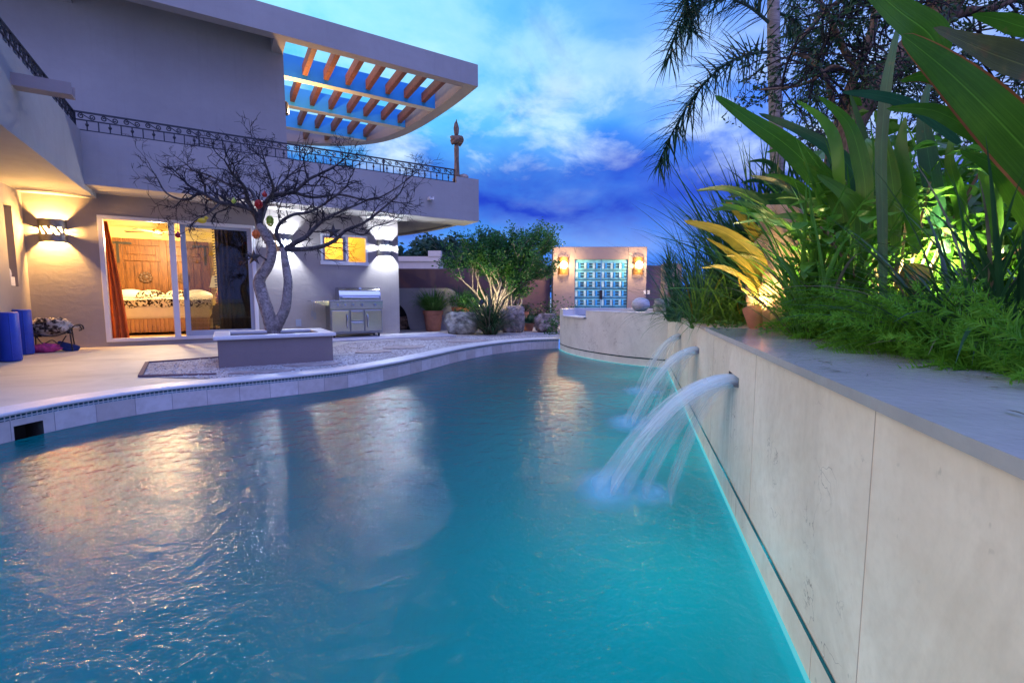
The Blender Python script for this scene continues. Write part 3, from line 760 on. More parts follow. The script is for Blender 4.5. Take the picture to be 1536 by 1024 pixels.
# ---- bathroom window
d=thing('window','','')
for k in ('label','category'):
    if k in d: del d[k]
d.parent=house
U0,U1,Z0,Z1=-1.98,-.82,2.13,2.85
m=MB(); m.hbox(U0,U1,.012,-.10,Z1-.05,Z1); m.hbox(U0,U0+.05,.012,-.10,Z0,Z1-.05); m.hbox(U1-.05,U1,.012,-.10,Z0,Z1-.05); m.hbox(U0-.02,U1+.02,.035,-.10,Z0-.05,Z0+.04); m.hbox(-1.38,-1.31,.012,-.06,Z0+.04,Z1-.05)
m.build('window_frame',M['frame'],d,bevel=.004)
m=MB(); m.hbox(U0+.05,U0+.10,-.01,-.05,Z0+.04,Z1-.05); m.hbox(-1.44,-1.381,-.01,-.05,Z0+.04,Z1-.05); m.hbox(U0+.10,-1.44,-.01,-.05,Z0+.04,Z0+.09); m.hbox(U0+.10,-1.44,-.01,-.05,Z1-.10,Z1-.05)
m.build('window_sash',M['steel_dark'],d)
m=MB(); m.hbox(U0+.10,-1.44,-.028,-.032,Z0+.09,Z1-.10); m.hbox(-1.31,U1-.05,-.028,-.032,Z0+.04,Z1-.05); m.build('window_pane',M['glass'],d)
# outlet on the wall
o=MB(); o.hbox(-2.62,-2.50,.0,.02,.55,.72); o.build('outlet_cover',M['frame_grey'],house)
# ------------------------------------------------------------------ railings
def scroll(mb,x0,w,z0,h):
    A=[]; r=h*.40; cl=x0+w*.27; mid=z0+h/2
    for i in range(17):
        t=i/16; an=PI/2+2.5*PI*(1-t); q=r*(.22+.78*t); A.append((cl+q*math.cos(an),0,mid+q*math.sin(an)))
    B=[(2*(x0+w/2)-x,0,2*mid-z) for x,_,z in A][::-1]
    mb.tube(A+B,.0105,5)
def railing(label,loc,rotz,L,z,h=.37):
    t=thing('balcony_railing',label,'railing',loc,rotz,'wrought iron railings on the terrace parapets')
    m=MB(); m.box(0,L,-.02,.02,z+h-.026,z+h); m.box(0,L,-.012,.012,z+h-.162,z+h-.143); m.box(0,L,-.012,.012,z+.026,z+.045); m.build('rail',M['iron'],t)
    n=max(2,round(L/.33)); st=L/n
    pk=MB(); pk.box(-.009,.009,-.009,.009,z+.045,z+h-.162); kp=MB(); kp.box(-.009,.009,-.009,.009,z+.045,z+h-.162); kp.lathe([(.008,-.036),(.027,-.009),(.027,.009),(.008,.036)],8,(0,0,z+.14))
    sc=MB(); scroll(sc,0,st,z+h-.143,.121)
    for i in range(n):
        if i==0:
            a=pk.build('picket',M['iron'],t,loc=(0,0,0)); b=kp.build('knuckle_picket',M['iron'],t,loc=(st/2,0,0)); s=sc.build('scroll',M['iron'],t,loc=(0,0,0))
        else:
            for src,dx in ((a,0),(b,st/2),(s,0)):
                c=src.copy(); COL.objects.link(c); c.parent=t; c.location=(i*st+dx,0,0)
    m=MB()
    for x in np.arange(.0,L+.01,L/max(1,round(L/1.9))): m.box(x-.014,x+.014,-.014,.014,z-.02,z+h)
    m.build('post',M['iron'],t)
    return t
p=H(-6.28,.84,0); railing('long wrought iron railing with scrolls along the front parapet',(p.x,p.y,0),HROT,7.58,4.29)
p=H(-6.30,6.9,0); railing('wrought iron railing with scrolls on the left wing, coming toward the camera',(p.x,p.y,0),HROT+PI/2,6.02,4.29)
# ------------------------------------------------------------------ wall sconces
def sconce(label,pos,rotz,r,h,mat,bulb,light,power,group,open_side=True):
    """half drum open at top and bottom with a pierced band: local x along wall, local -y out of the wall"""
    t=thing('wall_sconce',label,'wall lamp',pos,rotz,group)
    m=MB(); NA,NZ=36,15; b=0
    hole=set()
    for j in range(NZ):
        for i in range(NA):
            if j in (6,7,8) and (i<5 or i>=NA-5): 
                if (i,j) not in ((2,7),(NA-3,7)): hole.add((i,j))
            if 5<=j<=9 and 8<=i<NA-8:
                if ((i*7+j*5)%6 in (0,1,2)) or (14<=i<=21 and j==7): hole.add((i,j))
    for lay,rr in ((0,r),(1,r-.006)):
        off=len(m.v)
        for j in range(NZ+1):
            for i in range(NA+1):
                a=PI*i/NA; m.v.append((rr*math.cos(a),-rr*math.sin(a)*.9,h*(j/NZ-.5)))
        for j in range(NZ):
            for i in range(NA):
                if (i,j) in hole: continue
                k=off+j*(NA+1)+i; m.f.append((k,k+1,k+NA+2,k+NA+1))
    m.build('sconce_shade',mat,t,smooth=True)
    m=MB(); m.box(-.05,.05,-.02,-.001,-.09,.09); m.build('back_plate',mat,t)
    m=MB(); m.sphere((0,-r*.66,0),.03,12,8); m.build('bulb',bulb,t,smooth=True)
    l=bpy.data.lights.new('sconce_lamp','POINT'); l.energy=power; l.color=light; l.shadow_soft_size=.036
    lo=bpy.data.objects.new('sconce_lamp',l); COL.objects.link(lo); lo.parent=t; lo.location=(0,-r*.66,0)
    return t
WARM=(1,.54,.14); COOL=(.80,.90,1.0)
SG='pierced half drum lamps on the house wall'
sconce('sconce casting warm amber light on the wall left of the sliding door',H(-6.89,.001,2.54),HROT,.21,.44,M['sconce'],M['bulb_warm'],WARM,1000,SG)
sconce('white lit sconce half hidden behind the bare tree',H(-2.82,.001,2.55),HROT,.21,.44,M['sconce'],M['bulb_cool'],COOL,640,SG)
sconce('white lit sconce between the small window and the house corner',H(-.37,.001,2.56),HROT,.21,.44,M['sconce'],M['bulb_cool'],COOL,640,SG)
# ------------------------------------------------------------------ bedroom furnishings
bed=thing('bed','big bed with carved wooden doors as headboard and leaf print quilt','bed',H(-5.55,-3.2,.325),HROT)
m=MB(); B0=-1.13; B1=1.13                                    # headboard: rails, stiles and plank panels
m.box(B0,B1,1.36,1.45,.3,2.6); m.build('headboard',M['old_wood'],bed)
m=MB()
for x0,x1 in ((B0,B0+.2),(-.08,.08),(B1-.2,B1)): m.box(x0,x1,1.31,1.359,.5,2.6)
for z0,z1 in ((2.42,2.6),(1.98,2.12)):
    m.box(B0+.2,-.08,1.315,1.359,z0,z1); m.box(.08,B1-.2,1.315,1.359,z0,z1)
for s in (-1,1):
    for k in range(4): m.box(s*.52-.36+k*.19,s*.52-.36+k*.19+.17,1.335,1.36,.5,1.96)
    m.box(s*.52-.34,s*.52+.34,1.335,1.36,2.16,2.38)
m.build('headboard_panelling',M['old_wood'],bed,bevel=.006)
for s in (-1,1):
    m=MB(); m.sphere((s*.45,1.31,1.5),.09,14,8,(1,.3,1))
    for k in range(10):
        a=2*PI*k/10; m.sphere((s*.45+.12*math.cos(a),1.315,1.5+.12*math.sin(a)),.05,8,6,(1,.35,1))
    m.build('carved_rosette',M['dark_wood'],bed)
m=MB()
for x in (B0+.1,B1-.1): m.box(x-.03,x+.03,1.30,1.309,1.9,2.5)
for s in (-1,1): m.box(min(s*B1,s*(B1-.42)),max(s*B1,s*(B1-.42)),1.30,1.308,2.43,2.49)
m.build('iron_strap',M['iron'],bed)
m=MB(); m.box(-1.06,1.06,-1.14,1.30,.06,.42); m.build('bed_skirt',M['tan_cloth'],bed,bevel=.02)
m=MB()
for x in np.linspace(-1.06,1.06,26): 
    m.tube([(x+rnd(-.01,.01),-1.15,.08),(x,-1.15,.26),(x,-1.145,.42)],[.022,.016,.01],6)
m.build('skirt_pleats',M['tan_cloth'],bed,smooth=True)
m=MB(); m.box(-1.13,1.13,-1.2,1.28,.40,.76); m.build('blanket',M['linen'],bed,bevel=.07)
m=MB()                                                      # draped quilt with a wavy hem
nx=40
for i in range(nx):
    x0=-1.16+2.32*i/nx; x1=-1.16+2.32*(i+1)/nx; f=lambda x:.70-.02*math.sin(x*9)-.012*math.sin(x*23); g=lambda x:-1.215-.012*math.sin(x*17)
    top=lambda x:.885+.015*math.sin(x*5+1)
    m.quad((x0,g(x0),f(x0)),(x1,g(x1),f(x1)),(x1,-1.17,top(x1)),(x0,-1.17,top(x0)))
    m.quad((x0,-1.17,top(x0)),(x1,-1.17,top(x1)),(x1,.8,top(x1)+.04),(x0,.8,top(x0)+.04))
for s in (-1,1): m.quad((s*1.16,-1.2,.64),(s*1.16,.8,.6),(s*1.15,.8,.92),(s*1.15,-1.17,.89))
m.build('quilt',M['quilt'],bed,smooth=False)
for x,y,z,mt in ((-.78,1.02,1.0,'white_cloth'),(.78,1.02,1.0,'white_cloth'),(-.3,.85,.98,'quilt'),(.32,.86,.98,'quilt'),(.85,.75,.96,'linen')):
    m=MB(); m.sphere((0,0,0),.34,16,9,(1,.42,.5),.05,3,x); m.build('pillow',M[mt],bed,smooth=True,loc=(x,y,z)).rotation_euler=(R(-22),0,rnd(-.15,.15))
fan=thing('ceiling_fan','wooden bladed ceiling fan hanging in the lit bedroom','ceiling fan',H(-5.50,-2.9,3.25),HROT)
m=MB(); m.lathe([(.06,0),(.06,-.03),(.015,-.05),(.015,-.2),(.10,-.22),(.13,-.27),(.12,-.33),(.06,-.35)],20); m.build('motor',M['sconce_bronze'],fan,smooth='auto')
for k in range(5):
    a=2*PI*k/5+.35; m=MB(); m.prism([(.12,-.03),(.3,-.065),(.72,-.07),(.74,0),(.72,.07),(.3,.065),(.12,.03)],-.005,.005); o=m.build('blade',M['dark_wood'],fan,loc=(0,0,-.30)); o.rotation_euler=(R(8),0,a)
m=MB(); m.lathe([(.02,-.44),(.09,-.42),(.12,-.37),(.05,-.355)],18); m.build('lamp_bowl',M['shade_cloth'],fan,smooth=True)
ns=thing('nightstand','dark carved nightstand beside the bed','nightstand',H(-4.13,-3.9,.325),HROT)
m=MB(); m.box(-.28,.28,-.24,.24,.12,.66); m.build('cabinet',M['dark_wood'],ns,bevel=.01)
m=MB(); m.box(-.31,.31,-.27,.27,.661,.70); m.build('top',M['dark_wood'],ns,bevel=.008)
for z in (.2,.44): m=MB(); m.box(-.24,.24,-.262,-.241,z,z+.2); m.build('drawer',M['dark_wood'],ns,bevel=.006)
for sx in (-1,1):
    for sy in (-1,1): m=MB(); m.box(sx*.25-.03,sx*.25+.03,sy*.21-.03,sy*.21+.03,0,.12); m.build('leg',M['dark_wood'],ns)
lp=thing('table_lamp','lit bedside lamp with tan shade and carved red base','table lamp',H(-4.24,-3.9,1.025),HROT)
m=MB(); m.lathe([(.10,0),(.10,.03),(.05,.06),(.085,.13),(.05,.2),(.08,.27),(.04,.33),(.015,.36),(.015,.5)],16); m.build('lamp_base',M['terracotta'],lp,smooth=True)
m=MB(); m.lathe([(.21,.46),(.13,.76)],20,caps=False); m.build('lamp_shade',M['shade_cloth'],lp,smooth=True); lp.scale=(1,1,1.14)
def curtain(label,u0,u1,n,z0,z1,mat,taper=0,waves=7,edgemat=None):
    t=thing('curtain',label,'curtain',H((u0+u1)/2,n,z0),HROT); m=MB(); hw=(u1-u0)/2; NX,NZ=waves*8,10; v0=0
    for j in range(NZ+1):
        q=j/NZ
        for i in range(NX+1):
            x=-hw+2*hw*i/NX; w=1-taper*(q**1.3)
            xx=-hw+(x+hw)*w
            m.v.append((xx,.045*math.sin(i/NX*waves*2*PI)*(1-.3*q)+.01*math.sin(q*9+i*.4),q*(z1-z0)))
    for j in range(NZ):
        for i in range(NX): k=j*(NX+1)+i; m.f.append((k,k+1,k+NX+2,k+NX+1))
    m.build('drape',mat,t,smooth=True)
    if edgemat:
        e=MB()
        for j in range(40): z=(z1-z0)*j/40; e.tube([(-hw-.005,0,z),(-hw-.05,rnd(-.02,.02),z+rnd(-.03,.01))],.012,5)
        e.build('fringe',edgemat,t)
    return t
curtain('narrow orange curtain drawn aside at the left of the doorway',-6.2,-5.9,-.42,.34,2.85,M['orange_cloth'],.75,3)
curtain('brown curtain with dark fringe behind the sliding glass',-4.22,-3.98,-.35,.34,2.88,M['brown_cloth'],-.10,3,M['dark_cloth'])
curtain('black blackout curtain behind the right sliding pane',-3.98,-3.44,-.45,.34,2.9,M['dark_cloth'],0,5)
# ------------------------------------------------------------------ terrace objects
# planter box and bare tree
M['planter_plaster']=plaster('planter_plaster',(.22,.175,.175))
pc=H(-3.44,4.15,DECK)
pl=thing('tree_planter','rectangular plaster planter box with stone coping holding the bare tree','planter',pc,HROT)
m=MB(); hw,hd=.78,.63
m.box(-hw,hw,-hd,-hd+.12,0,.40); m.box(-hw,hw,hd-.12,hd,0,.40); m.box(-hw,-hw+.12,-hd+.12,hd-.12,0,.40); m.box(hw-.12,hw,-hd+.12,hd-.12,0,.40)
m.build('box',M['planter_plaster'],pl,bevel=.006)
m=MB(); e=.05
m.box(-hw-e,hw+e,-hd-e,-hd+.17,.401,.455); m.box(-hw-e,hw+e,hd-.17,hd+e,.401,.455); m.box(-hw-e,-hw+.17,-hd+.17,hd-.17,.401,.455); m.box(hw-.17,hw+e,-hd+.17,hd-.17,.401,.455)
m.build('coping',M['pool_coping'],pl,bevel=.014)
m=MB(); m.box(-hw+.12,hw-.12,-hd+.12,hd-.12,.1,.36); m.build('soil',M['soil'],pl)
TB=W(412,503,.60)
tree=thing('bare_tree','leafless twin trunked tree with spreading twigs growing in the planter','tree',(TB.x,TB.y,.55))
TD=TB.y
def tp(px,py,dy=0): return at(px,py,TD+dy)-Vector((TB.x,TB.y,.55))
tr=MB(); tw=MB(); rngt=random.Random(11)
def limb(pts,r0,r1,k=8,mb=None):
    P=bez([tp(*p) for p in pts],5); n=len(P)
    (mb or tr).tube(P,[r0+(r1-r0)*i/(n-1)*1.0 for i in range(n)],k); return P
limb([(412,506),(408,492),(402,470),(391,435),(390,418),(402,398),(408,375),(398,352),(388,338)],.125,.066,10)
limb([(410,498),(418,484),(428,462),(431,440),(432,420),(428,395),(425,372)],.10,.056,10)
main=[]; bo=MB()
def mainlimb(pts,r0,r1): main.append((limb(pts,r0*.82,r1*.8,7,bo),r0,r1))
mainlimb([(390,342),(384,322),(372,312),(352,307),(330,304),(308,292),(296,286)],.070,.03)
mainlimb([(388,338),(392,318),(398,305),(412,292),(440,288),(462,270),(478,262)],.062,.025)
mainlimb([(390,335,0),(396,318,.3),(404,300,.5),(420,278,.8),(440,258,1.0)],.055,.018)
mainlimb([(386,328,0),(372,300,-.3),(366,280,-.5),(350,262,-.7),(340,246,-.9)],.05,.016)
mainlimb([(426,376),(440,366),(458,356),(470,344),(486,330),(510,318),(540,305)],.058,.02)
mainlimb([(428,372),(450,374),(478,371),(500,362),(520,345),(545,335),(575,312),(600,290)],.055,.016)
mainlimb([(425,372),(415,352),(420,335),(440,322),(465,318),(495,300),(520,280)],.045,.018)
mainlimb([(300,288),(278,300),(250,290),(236,268),(226,252)],.028,.008)
mainlimb([(392,325,0),(385,305,.2),(375,285,.3),(340,275,.4),(310,262,.5),(285,255,.5)],.04,.014)
mainlimb([(400,306,0),(410,285,-.4),(405,266,-.6),(398,245,-.7),(392,225,-.8)],.035,.01)
mainlimb([(440,288,0),(470,296,.3),(510,292,.6),(555,300,.7),(590,285,.8),(620,262,.8)],.035,.01)
mainlimb([(478,262),(500,250,.2),(512,242,.3),(522,232,.3)],.024,.008)
mainlimb([(330,304,0),(315,318,-.2),(295,330,-.3),(282,345,-.3)],.02,.007)
mainlimb([(400,390,-.1),(385,382,-.2),(372,390,-.3),(362,398,-.3)],.018,.006)
mainlimb([(520,345),(545,352,-.1),(560,340,-.2),(590,330,-.2),(612,305,-.2)],.022,.007)
mainlimb([(352,307,0),(330,280,.3),(300,262,.5),(270,240,.6)],.028,.008)
def twigs(p,d,r,L,depth):
    n=4; pts=[p]; dd=d.copy()
    for i in range(n):
        dd=(dd+Vector((rngt.gauss(0,.20),rngt.gauss(0,.20),rngt.gauss(.01,.15)))).normalized(); pts.append(pts[-1]+dd*(L/n))
    tw.tube(pts,[r*(1-.55*i/n) for i in range(n+1)],4 if depth<2 else 3,caps=False)
    if depth<=0: return
    for i in range(rngt.choice((2,3,3))):
        j=rngt.randint(1,n); a=rngt.choice((-1,1))*rngt.uniform(.5,1.1)
        side=dd.orthogonal().normalized(); side.rotate(Matrix.Rotation(rngt.uniform(0,6.28),3,dd))
        nd=(dd*math.cos(a)+side*abs(math.sin(a))+Vector((0,0,.03))).normalized()
        twigs(pts[j],nd,max(.0035,r*.62),L*rngt.uniform(.55,.85),depth-1)
for P,r0,r1 in main:
    n=len(P); cnt=9 if r0>.03 else 5
    for c in range(cnt):
        t=.25+.75*(c+rngt.uniform(0,.9))/cnt; i=min(n-1,int(t*(n-1))); d=(P[i]-P[max(i-1,0)]).normalized()
        side=d.orthogonal().normalized(); side.rotate(Matrix.Rotation(rngt.uniform(0,6.28),3,d))
        nd=(d*.8+side*.9+Vector((0,0,.10))); nd.z*=.62
        twigs(P[i],nd.normalized(),max(.007,r1*.75),rngt.uniform(.20,.40),3)
    d=(P[-1]-P[-2]).normalized(); twigs(P[-1],d,max(.006,r1*.8),.34,3)
tr.build('trunk',M['bark_grey'],tree,smooth=True); cw=tw.build('crown',M['twig'],tree); bo.build('boughs',M['branch'],cw,smooth=True)
def hang(px,py,dy,build,name,label,cat,drop=.14):
    p=at(px,py,TD+dy); t=thing(name,label,cat,p); build(t)
    m=MB(); m.tube([(0,0,.03),(0.004,0,drop)],.003,4); m.build('string',M['twig'],t); return t
M['red']=simple('red_glaze',(.50,.02,.015),.3,.2); M['yellow']=simple('yellow_glaze',(.70,.48,.02),.35,.2); M['orange']=simple('orange_glaze',(.75,.17,.03),.4,.2); M['ink']=simple('dark_star_metal',(.02,.015,.02),.5)
M['lime']=simple('lime_glaze',(.38,.50,.05),.4)
def bird(mat):
    def f(t):
        m=MB(); m.sphere((0,0,0),.05,12,8,(1.5,.7,.9)); m.sphere((.07,0,.045),.028,10,7); m.tube([(.09,0,.045),(.12,0,.04)],[.01,.002],5); m.tube([(-.06,0,0),(-.15,0,-.03)],[.03,.008],6,flat=.4); m.build('bird_figure',mat,t,smooth=True)
    return f
def ball(mat,r):
    def f(t):
        m=MB(); m.lathe([(.004,-r),(r*.7,-r*.7),(r,0),(r*.7,r*.7),(.014,r),(.012,r+.02)],14); m.build('bauble',mat,t,smooth=True)
    return f
def lantern(mat):
    def f(t):
        m=MB()
        for k in range(6): a=k*PI/3; m.tube([(.02*math.cos(a),.02*math.sin(a),-.07),(.055*math.cos(a),.055*math.sin(a),-.02),(.055*math.cos(a),.055*math.sin(a),.02),(.02*math.cos(a),.02*math.sin(a),.06)],.012,5)
        m.sphere((0,0,0),.045,10,7); m.build('lantern_body',mat,t,smooth=True)
    return f
def star(mat):
    def f(t):
        m=MB(); q=[((.14 if k%2==0 else .055)*math.sin(k*PI/5),(.14 if k%2==0 else .055)*math.cos(k*PI/5)) for k in range(10)]; b=len(m.v)
        m.v+=[(x,0,z) for x,z in q]+[(0,-.03,0),(0,.03,0)]
        for k in range(10): m.f+=[(k,(k+1)%10,10),((k+1)%10,k,11)]
        m.build('star_body',mat,t)
    return f
hang(303,331,-.3,bird(M['yellow']),'bird_ornament','yellow bird ornament dangling in front of the doorway','ornament')
hang(267,353,-.3,ball(M['red'],.045),'bauble','dark red ball hanging lowest at left of the bare tree','ornament',.3)
hang(397,292,-.25,ball(M['red'],.04),'bauble','small red ball hanging high near the trunk','ornament')
hang(388,306,-.25,lantern(M['red']),'lantern_ornament','red finial ornament hanging under the trunk fork','ornament')
hang(384,351,-.2,lantern(M['orange']),'lantern_ornament','orange lantern ornament beside the left trunk','ornament')
hang(381,386,-.25,star(M['ink']),'star_ornament','dark star hanging beside the left trunk','ornament',.3)
hang(500,348,-.2,star(M['ink']),'star_ornament','dark star hanging in front of the small window','ornament')
hang(351,302,-.2,ball(M['lime'],.04),'bauble','lime green ball among the left branches','ornament')
hang(405,331,.1,lantern(M['lime']),'lantern_ornament','large lime ornament between the two trunks','ornament').scale=(1.0,1.0,1.25)
# ------------------------------------------------------------------ grill
G0,G1=-1.93,-.66; GN=.66; gz=DECK+.03
gr=thing('gas_grill','stainless steel gas grill cart with closed lid on the terrace','grill',H((G0+G1)/2,.36,gz),HROT)
hw=(G1-G0)/2
m=MB(); m.box(-hw,hw,-.29,.30,.09,.80); m.build('cabinet',M['steel_dark'],gr,bevel=.008)
m=MB(); m.box(-hw-.01,hw+.01,-.335,.31,.885,.915); m.build('counter',M['steel'],gr,bevel=.006)
m=MB(); m.box(-hw,hw,-.33,.29,.802,.884)
m.build('burner_box',M['steel_dark'],gr)
m=MB(); m.quad((-hw,-.325,.715),(hw,-.325,.715),(hw,-.345,.884),(-hw,-.345,.884)); m.box(-hw,hw,-.324,-.29,.70,.884); m.build('control_panel',M['steel'],gr)
for x in (-.46,-.29,-.10,.12,.44):
    m=MB(); m.tube([(x,-.336,.80),(x,-.352,.80)],.042,14); m.tube([(x,-.352,.80),(x,-.385,.805)],[.03,.026],14); m.build('knob',M['steel'],gr,smooth='auto')
for s,x0,x1 in ((-1,-hw+.03,-.19),(1,.19,hw-.03)):
    m=MB(); m.box(x0,x1,-.312,-.2905,.15,.67); d=m.build('door',M['steel'],gr,bevel=.008)
    xx=(x1-.06) if s<0 else (x0+.06)
    m=MB(); m.tube([(xx,-.312,.25),(xx,-.355,.29),(xx,-.362,.41),(xx,-.355,.53),(xx,-.312,.57)],.013,8); m.build('handle',M['steel'],d,smooth=True)
for z0,z1 in ((.15,.39),(.415,.67)):
    m=MB(); m.box(-.155,.155,-.312,-.2905,z0,z1); d=m.build('drawer',M['steel'],gr,bevel=.008)
    m=MB(); m.tube([(-.12,-.325,z1-.035),(.12,-.325,z1-.035)],.012,8); m.build('handle',M['steel_dark'],d)
m=MB()                                                       # rounded lid
prof=[(-.27,.915),(-.275,.98),(-.25,1.08),(-.19,1.17),(-.10,1.225),(0,1.24),(.16,1.235),(.24,1.2),(.27,.915)]
L0,L1=-.40,hw-.03; b=0
for x in (L0,L1): m.v+=[(x,y,z) for y,z in prof]
n=len(prof)
for i in range(n-1): m.f.append((i,i+1,n+i+1,n+i))
lid=m.build('lid',M['steel'],gr,smooth=True)
m=MB(); m.v=[(L0-.001,y,z) for y,z in prof]+[(L1+.001,y,z) for y,z in prof]; m.f=[tuple(range(n)),tuple(range(2*n-1,n-1,-1))]
m.build('lid_side',M['steel'],lid)
m=MB(); m.tube([(L0+.06,-.275,.98),(L0+.06,-.325,.985),(L1-.06,-.325,.985),(L1-.06,-.275,.98)],.015,8); m.build('handle',M['steel'],lid,smooth='auto')
m=MB(); m.tube([((L0+L1)/2+.02,-.155,1.195),((L0+L1)/2+.02,-.178,1.21)],.035,14); m.build('gauge',M['steel_dark'],lid)
m=MB(); m.box(-hw-.42,-hw-.012,-.31,.25,.885,.912); m.quad((-hw-.41,-.29,.884),(-hw-.012,-.29,.884),(-hw-.012,-.29,.78),(-hw-.03,-.29,.78)); m.build('side_shelf',M['steel'],gr,bevel=.004)
for x in (-hw+.09,hw-.09):
    for y in (-.22,.22):
        m=MB(); m.tube([(x-.018,y,.045),(x+.018,y,.045)],.045,14); m.build('caster',M['ink'],gr,smooth='auto')
for dx,lb,ln in ((-.40,'long steel spatula hanging from the outer end of the grill shelf',.36),(-.35,'steel tongs hanging from the grill side shelf',.42)):
    p=H((G0+G1)/2-hw+dx+.0,.36+.315,gz+.885); t=thing('grill_tool',lb,'grill tool',p,HROT,'tools hanging from the grill shelf')
    m=MB(); m.tube([(0,0,0),(0,-.01,-.03),(0,0,-ln*.6)],.006,5); m.build('rod',M['steel_dark'],t)
    m=MB(); m.box(-.03,.03,-.004,.004,-ln,-ln*.6); m.build('tool_head',M['steel_dark'],t)
# ------------------------------------------------------------------ left corner: rolled pool floats, iron rack with towel
def roll(px,py,r,h,label,dz=0,tilt=0):
    p=W(px,py,DECK); t=thing('rolled_float',label,'pool float',(p.x,p.y,DECK),HROT,'blue rolled pool floats standing against the wall')
    m=MB(); pr=[]
    m.lathe([(r*.9,0),(r,.02),(r*1.01,h*.5),(r,h-.02),(r*.88,h),(r*.55,h-.01),(r*.5,h-.04)],26); o=m.build('roll',M['blue_fabric'],t,smooth=True)
    m=MB(); m.tube([(r*1.01,0,.02),(r*1.02,0,h*.5),(r*1.01,0,h-.02)],.008,5); m.build('overlap_seam',M['blue_fabric'],o)
    t.rotation_euler=(0,tilt,HROT-1.2); return t
roll(18,541,.125,.78,'blue rolled pool float nearest the pool at the wall corner')
roll(2,541,.135,.77,'blue rolled pool float cut by the left edge of the photo')
roll(38,531,.125,.80,'blue rolled pool float standing behind the other rolls, by the iron rack')
rk=thing('iron_rack','low black wrought iron rack with scrolled ends holding a mottled towel','rack',H(-6.90,.55,DECK),HROT+.12)
ends_=[(-.26),( .26)]
for sx in ends_:
    m=MB()
    for sy in (-.19,.19):
        pts=[(sx*1.05,sy*1.1,0),(sx,sy,.22),(sx*.96,sy*.96,.42)]
        m.tube(bez(pts,4),.013,6)
    m.tube([(sx*.97,-.19,.30),(sx*.97,.19,.30)],.011,6)
    m.build('leg',M['iron'],rk,smooth=True)
for sy in (-.19,.19):
    m=MB(); pts=[(-.42,sy,.40),(-.40,sy,.47),(-.33,sy,.48),(-.27,sy,.42),(-.15,sy,.33),(0,sy,.29),(.15,sy,.33),(.27,sy,.42),(.33,sy,.48),(.40,sy,.47),(.42,sy,.40),(.38,sy,.385)]
    m.tube(bez(pts,5),.012,6); m.build('side_rail',M['iron'],rk,smooth=True)
for sy in (-.19,): 
    m=MB(); m.tube(bez([(-.2,sy,.30),(-.12,sy,.16),(0,sy,.22),(.10,sy,.14),(.2,sy,.30)],6),.010,6); m.build('scroll',M['iron'],rk,smooth=True)
p=H(-6.93,.55,DECK+.46); tl=thing('towel','bunched mottled black and cream towel on the iron rack','towel',p,HROT)
m=MB(); m.sphere((0,0,0),.30,36,20,(1.02,.66,.55),.55,2.3,4); m.build('cloth',M['towel'],tl,smooth=True)
p=H(-6.98,.72,DECK); tl=thing('pink_toy','crumpled pink striped beach cloth on the floor under the rack','beach cloth',p,HROT)
m=MB(); m.sphere((0,0,.07),.17,20,10,(1.2,.6,.5),.5,3,9); m.build('cloth',M['pink_cloth'],tl,smooth=True)
p=H(-6.72,.66,DECK); tl=thing('folded_towel','folded navy cloth leaning under the iron rack','folded cloth',p,HROT)
m=MB(); m.box(-.17,.17,-.03,.03,0,.16); o=m.build('cloth',M['navy_cloth'],tl,bevel=.03); o.rotation_euler=(R(-20),R(22),0)
# ------------------------------------------------------------------ roof terrace: carved post, potted shrubs, side wall lamp
sp=H(1.38,.84,4.29)
st=thing('carved_post','tall carved wooden totem post with knotted top at the parapet end','carved post',(sp.x,sp.y,4.30),HROT)
m=MB(); m.lathe([(.07,0),(.075,.25),(.06,.6),(.065,.9),(.055,1.02)],12); m.build('shaft',M['bark_brown'],st,smooth=True)
m=MB(); m.sphere((0,0,1.13),.165,16,10,(1,.8,.72),.3,2.5,3); m.tube(bez([(-.14,0,1.02),(-.05,-.1,1.08),(.08,-.1,1.18),(.16,0,1.14),(.10,.08,1.02)],5),.05,8); m.build('knot',M['bark_brown'],st,smooth=True)
m=MB(); m.sphere((0,0,1.40),.10,12,9,(.75,.5,1.9),.2,3,5); m.tube([(0,0,1.55),(.01,0,1.66)],[.03,.006],6); m.build('finial',M['bark_brown'],st,smooth=True)
p=H(1.56,.84,4.46); m=MB(); m.sphere((0,0,.04),.12,14,8,(1.3,.8,.6),.25,2,6); tag(m.build('stone_lump',M['rock'],loc=p,smooth=True),'dark rounded stone on the parapet end beside the carved post','stone')
def potted(label,pos,r,h,fol,mat,n,L,wd,potmat=None,kind='grass',cat='potted plant',fan=1.0,group=None):
    t=thing('potted_plant',label,cat,pos,rnd(0,3),group)
    m=MB(); m.lathe([(r*.68,0),(r*.72,.02),(r*.92,h*.80),(r,h*.82),(r*1.03,h),(r*.90,h),(r*.86,h-.05),(r*.1,h-.06)],24); m.build('pot',potmat or M['terracotta'],t,smooth='auto')
    m=MB()
    for _ in range(n):
        a=rnd(0,2*PI); q=r*.7*math.sqrt(rnd(0,1)); m.blade((q*math.cos(a),q*math.sin(a),h-.06),a+rnd(-.5,.5),rnd(.7,1.5),L*rnd(.6,1.1),wd*rnd(.7,1.3),rnd(.3,1.6)*fan,.2,6,kind)
    m.build('foliage',mat,t); return t
potted('dark shrub in a pot at the roof wall corner behind the railing',H(-1.75,.2,3.55),.28,.35,None,M['leaf_dark'],230,.75,.05,None,'broad',fan=.8)
potted('low green shrub in a pot behind the terrace railing, toward the carved post',H(-.6,.25,3.55),.25,.35,None,M['leaf_strap'],170,.62,.04,None,'broad',fan=.8)
lm=thing('terrace_lamp','small dark wall lamp lighting the pergola from the upper wall','wall lamp',H(-2.648,-1.0,6.05),HROT+PI/2)
m=MB(); m.lathe([(.06,-.16),(.09,-.12),(.075,.14),(.03,.18)],14,(0,-.11,0)); m.build('lamp_body',M['iron'],lm,smooth='auto')
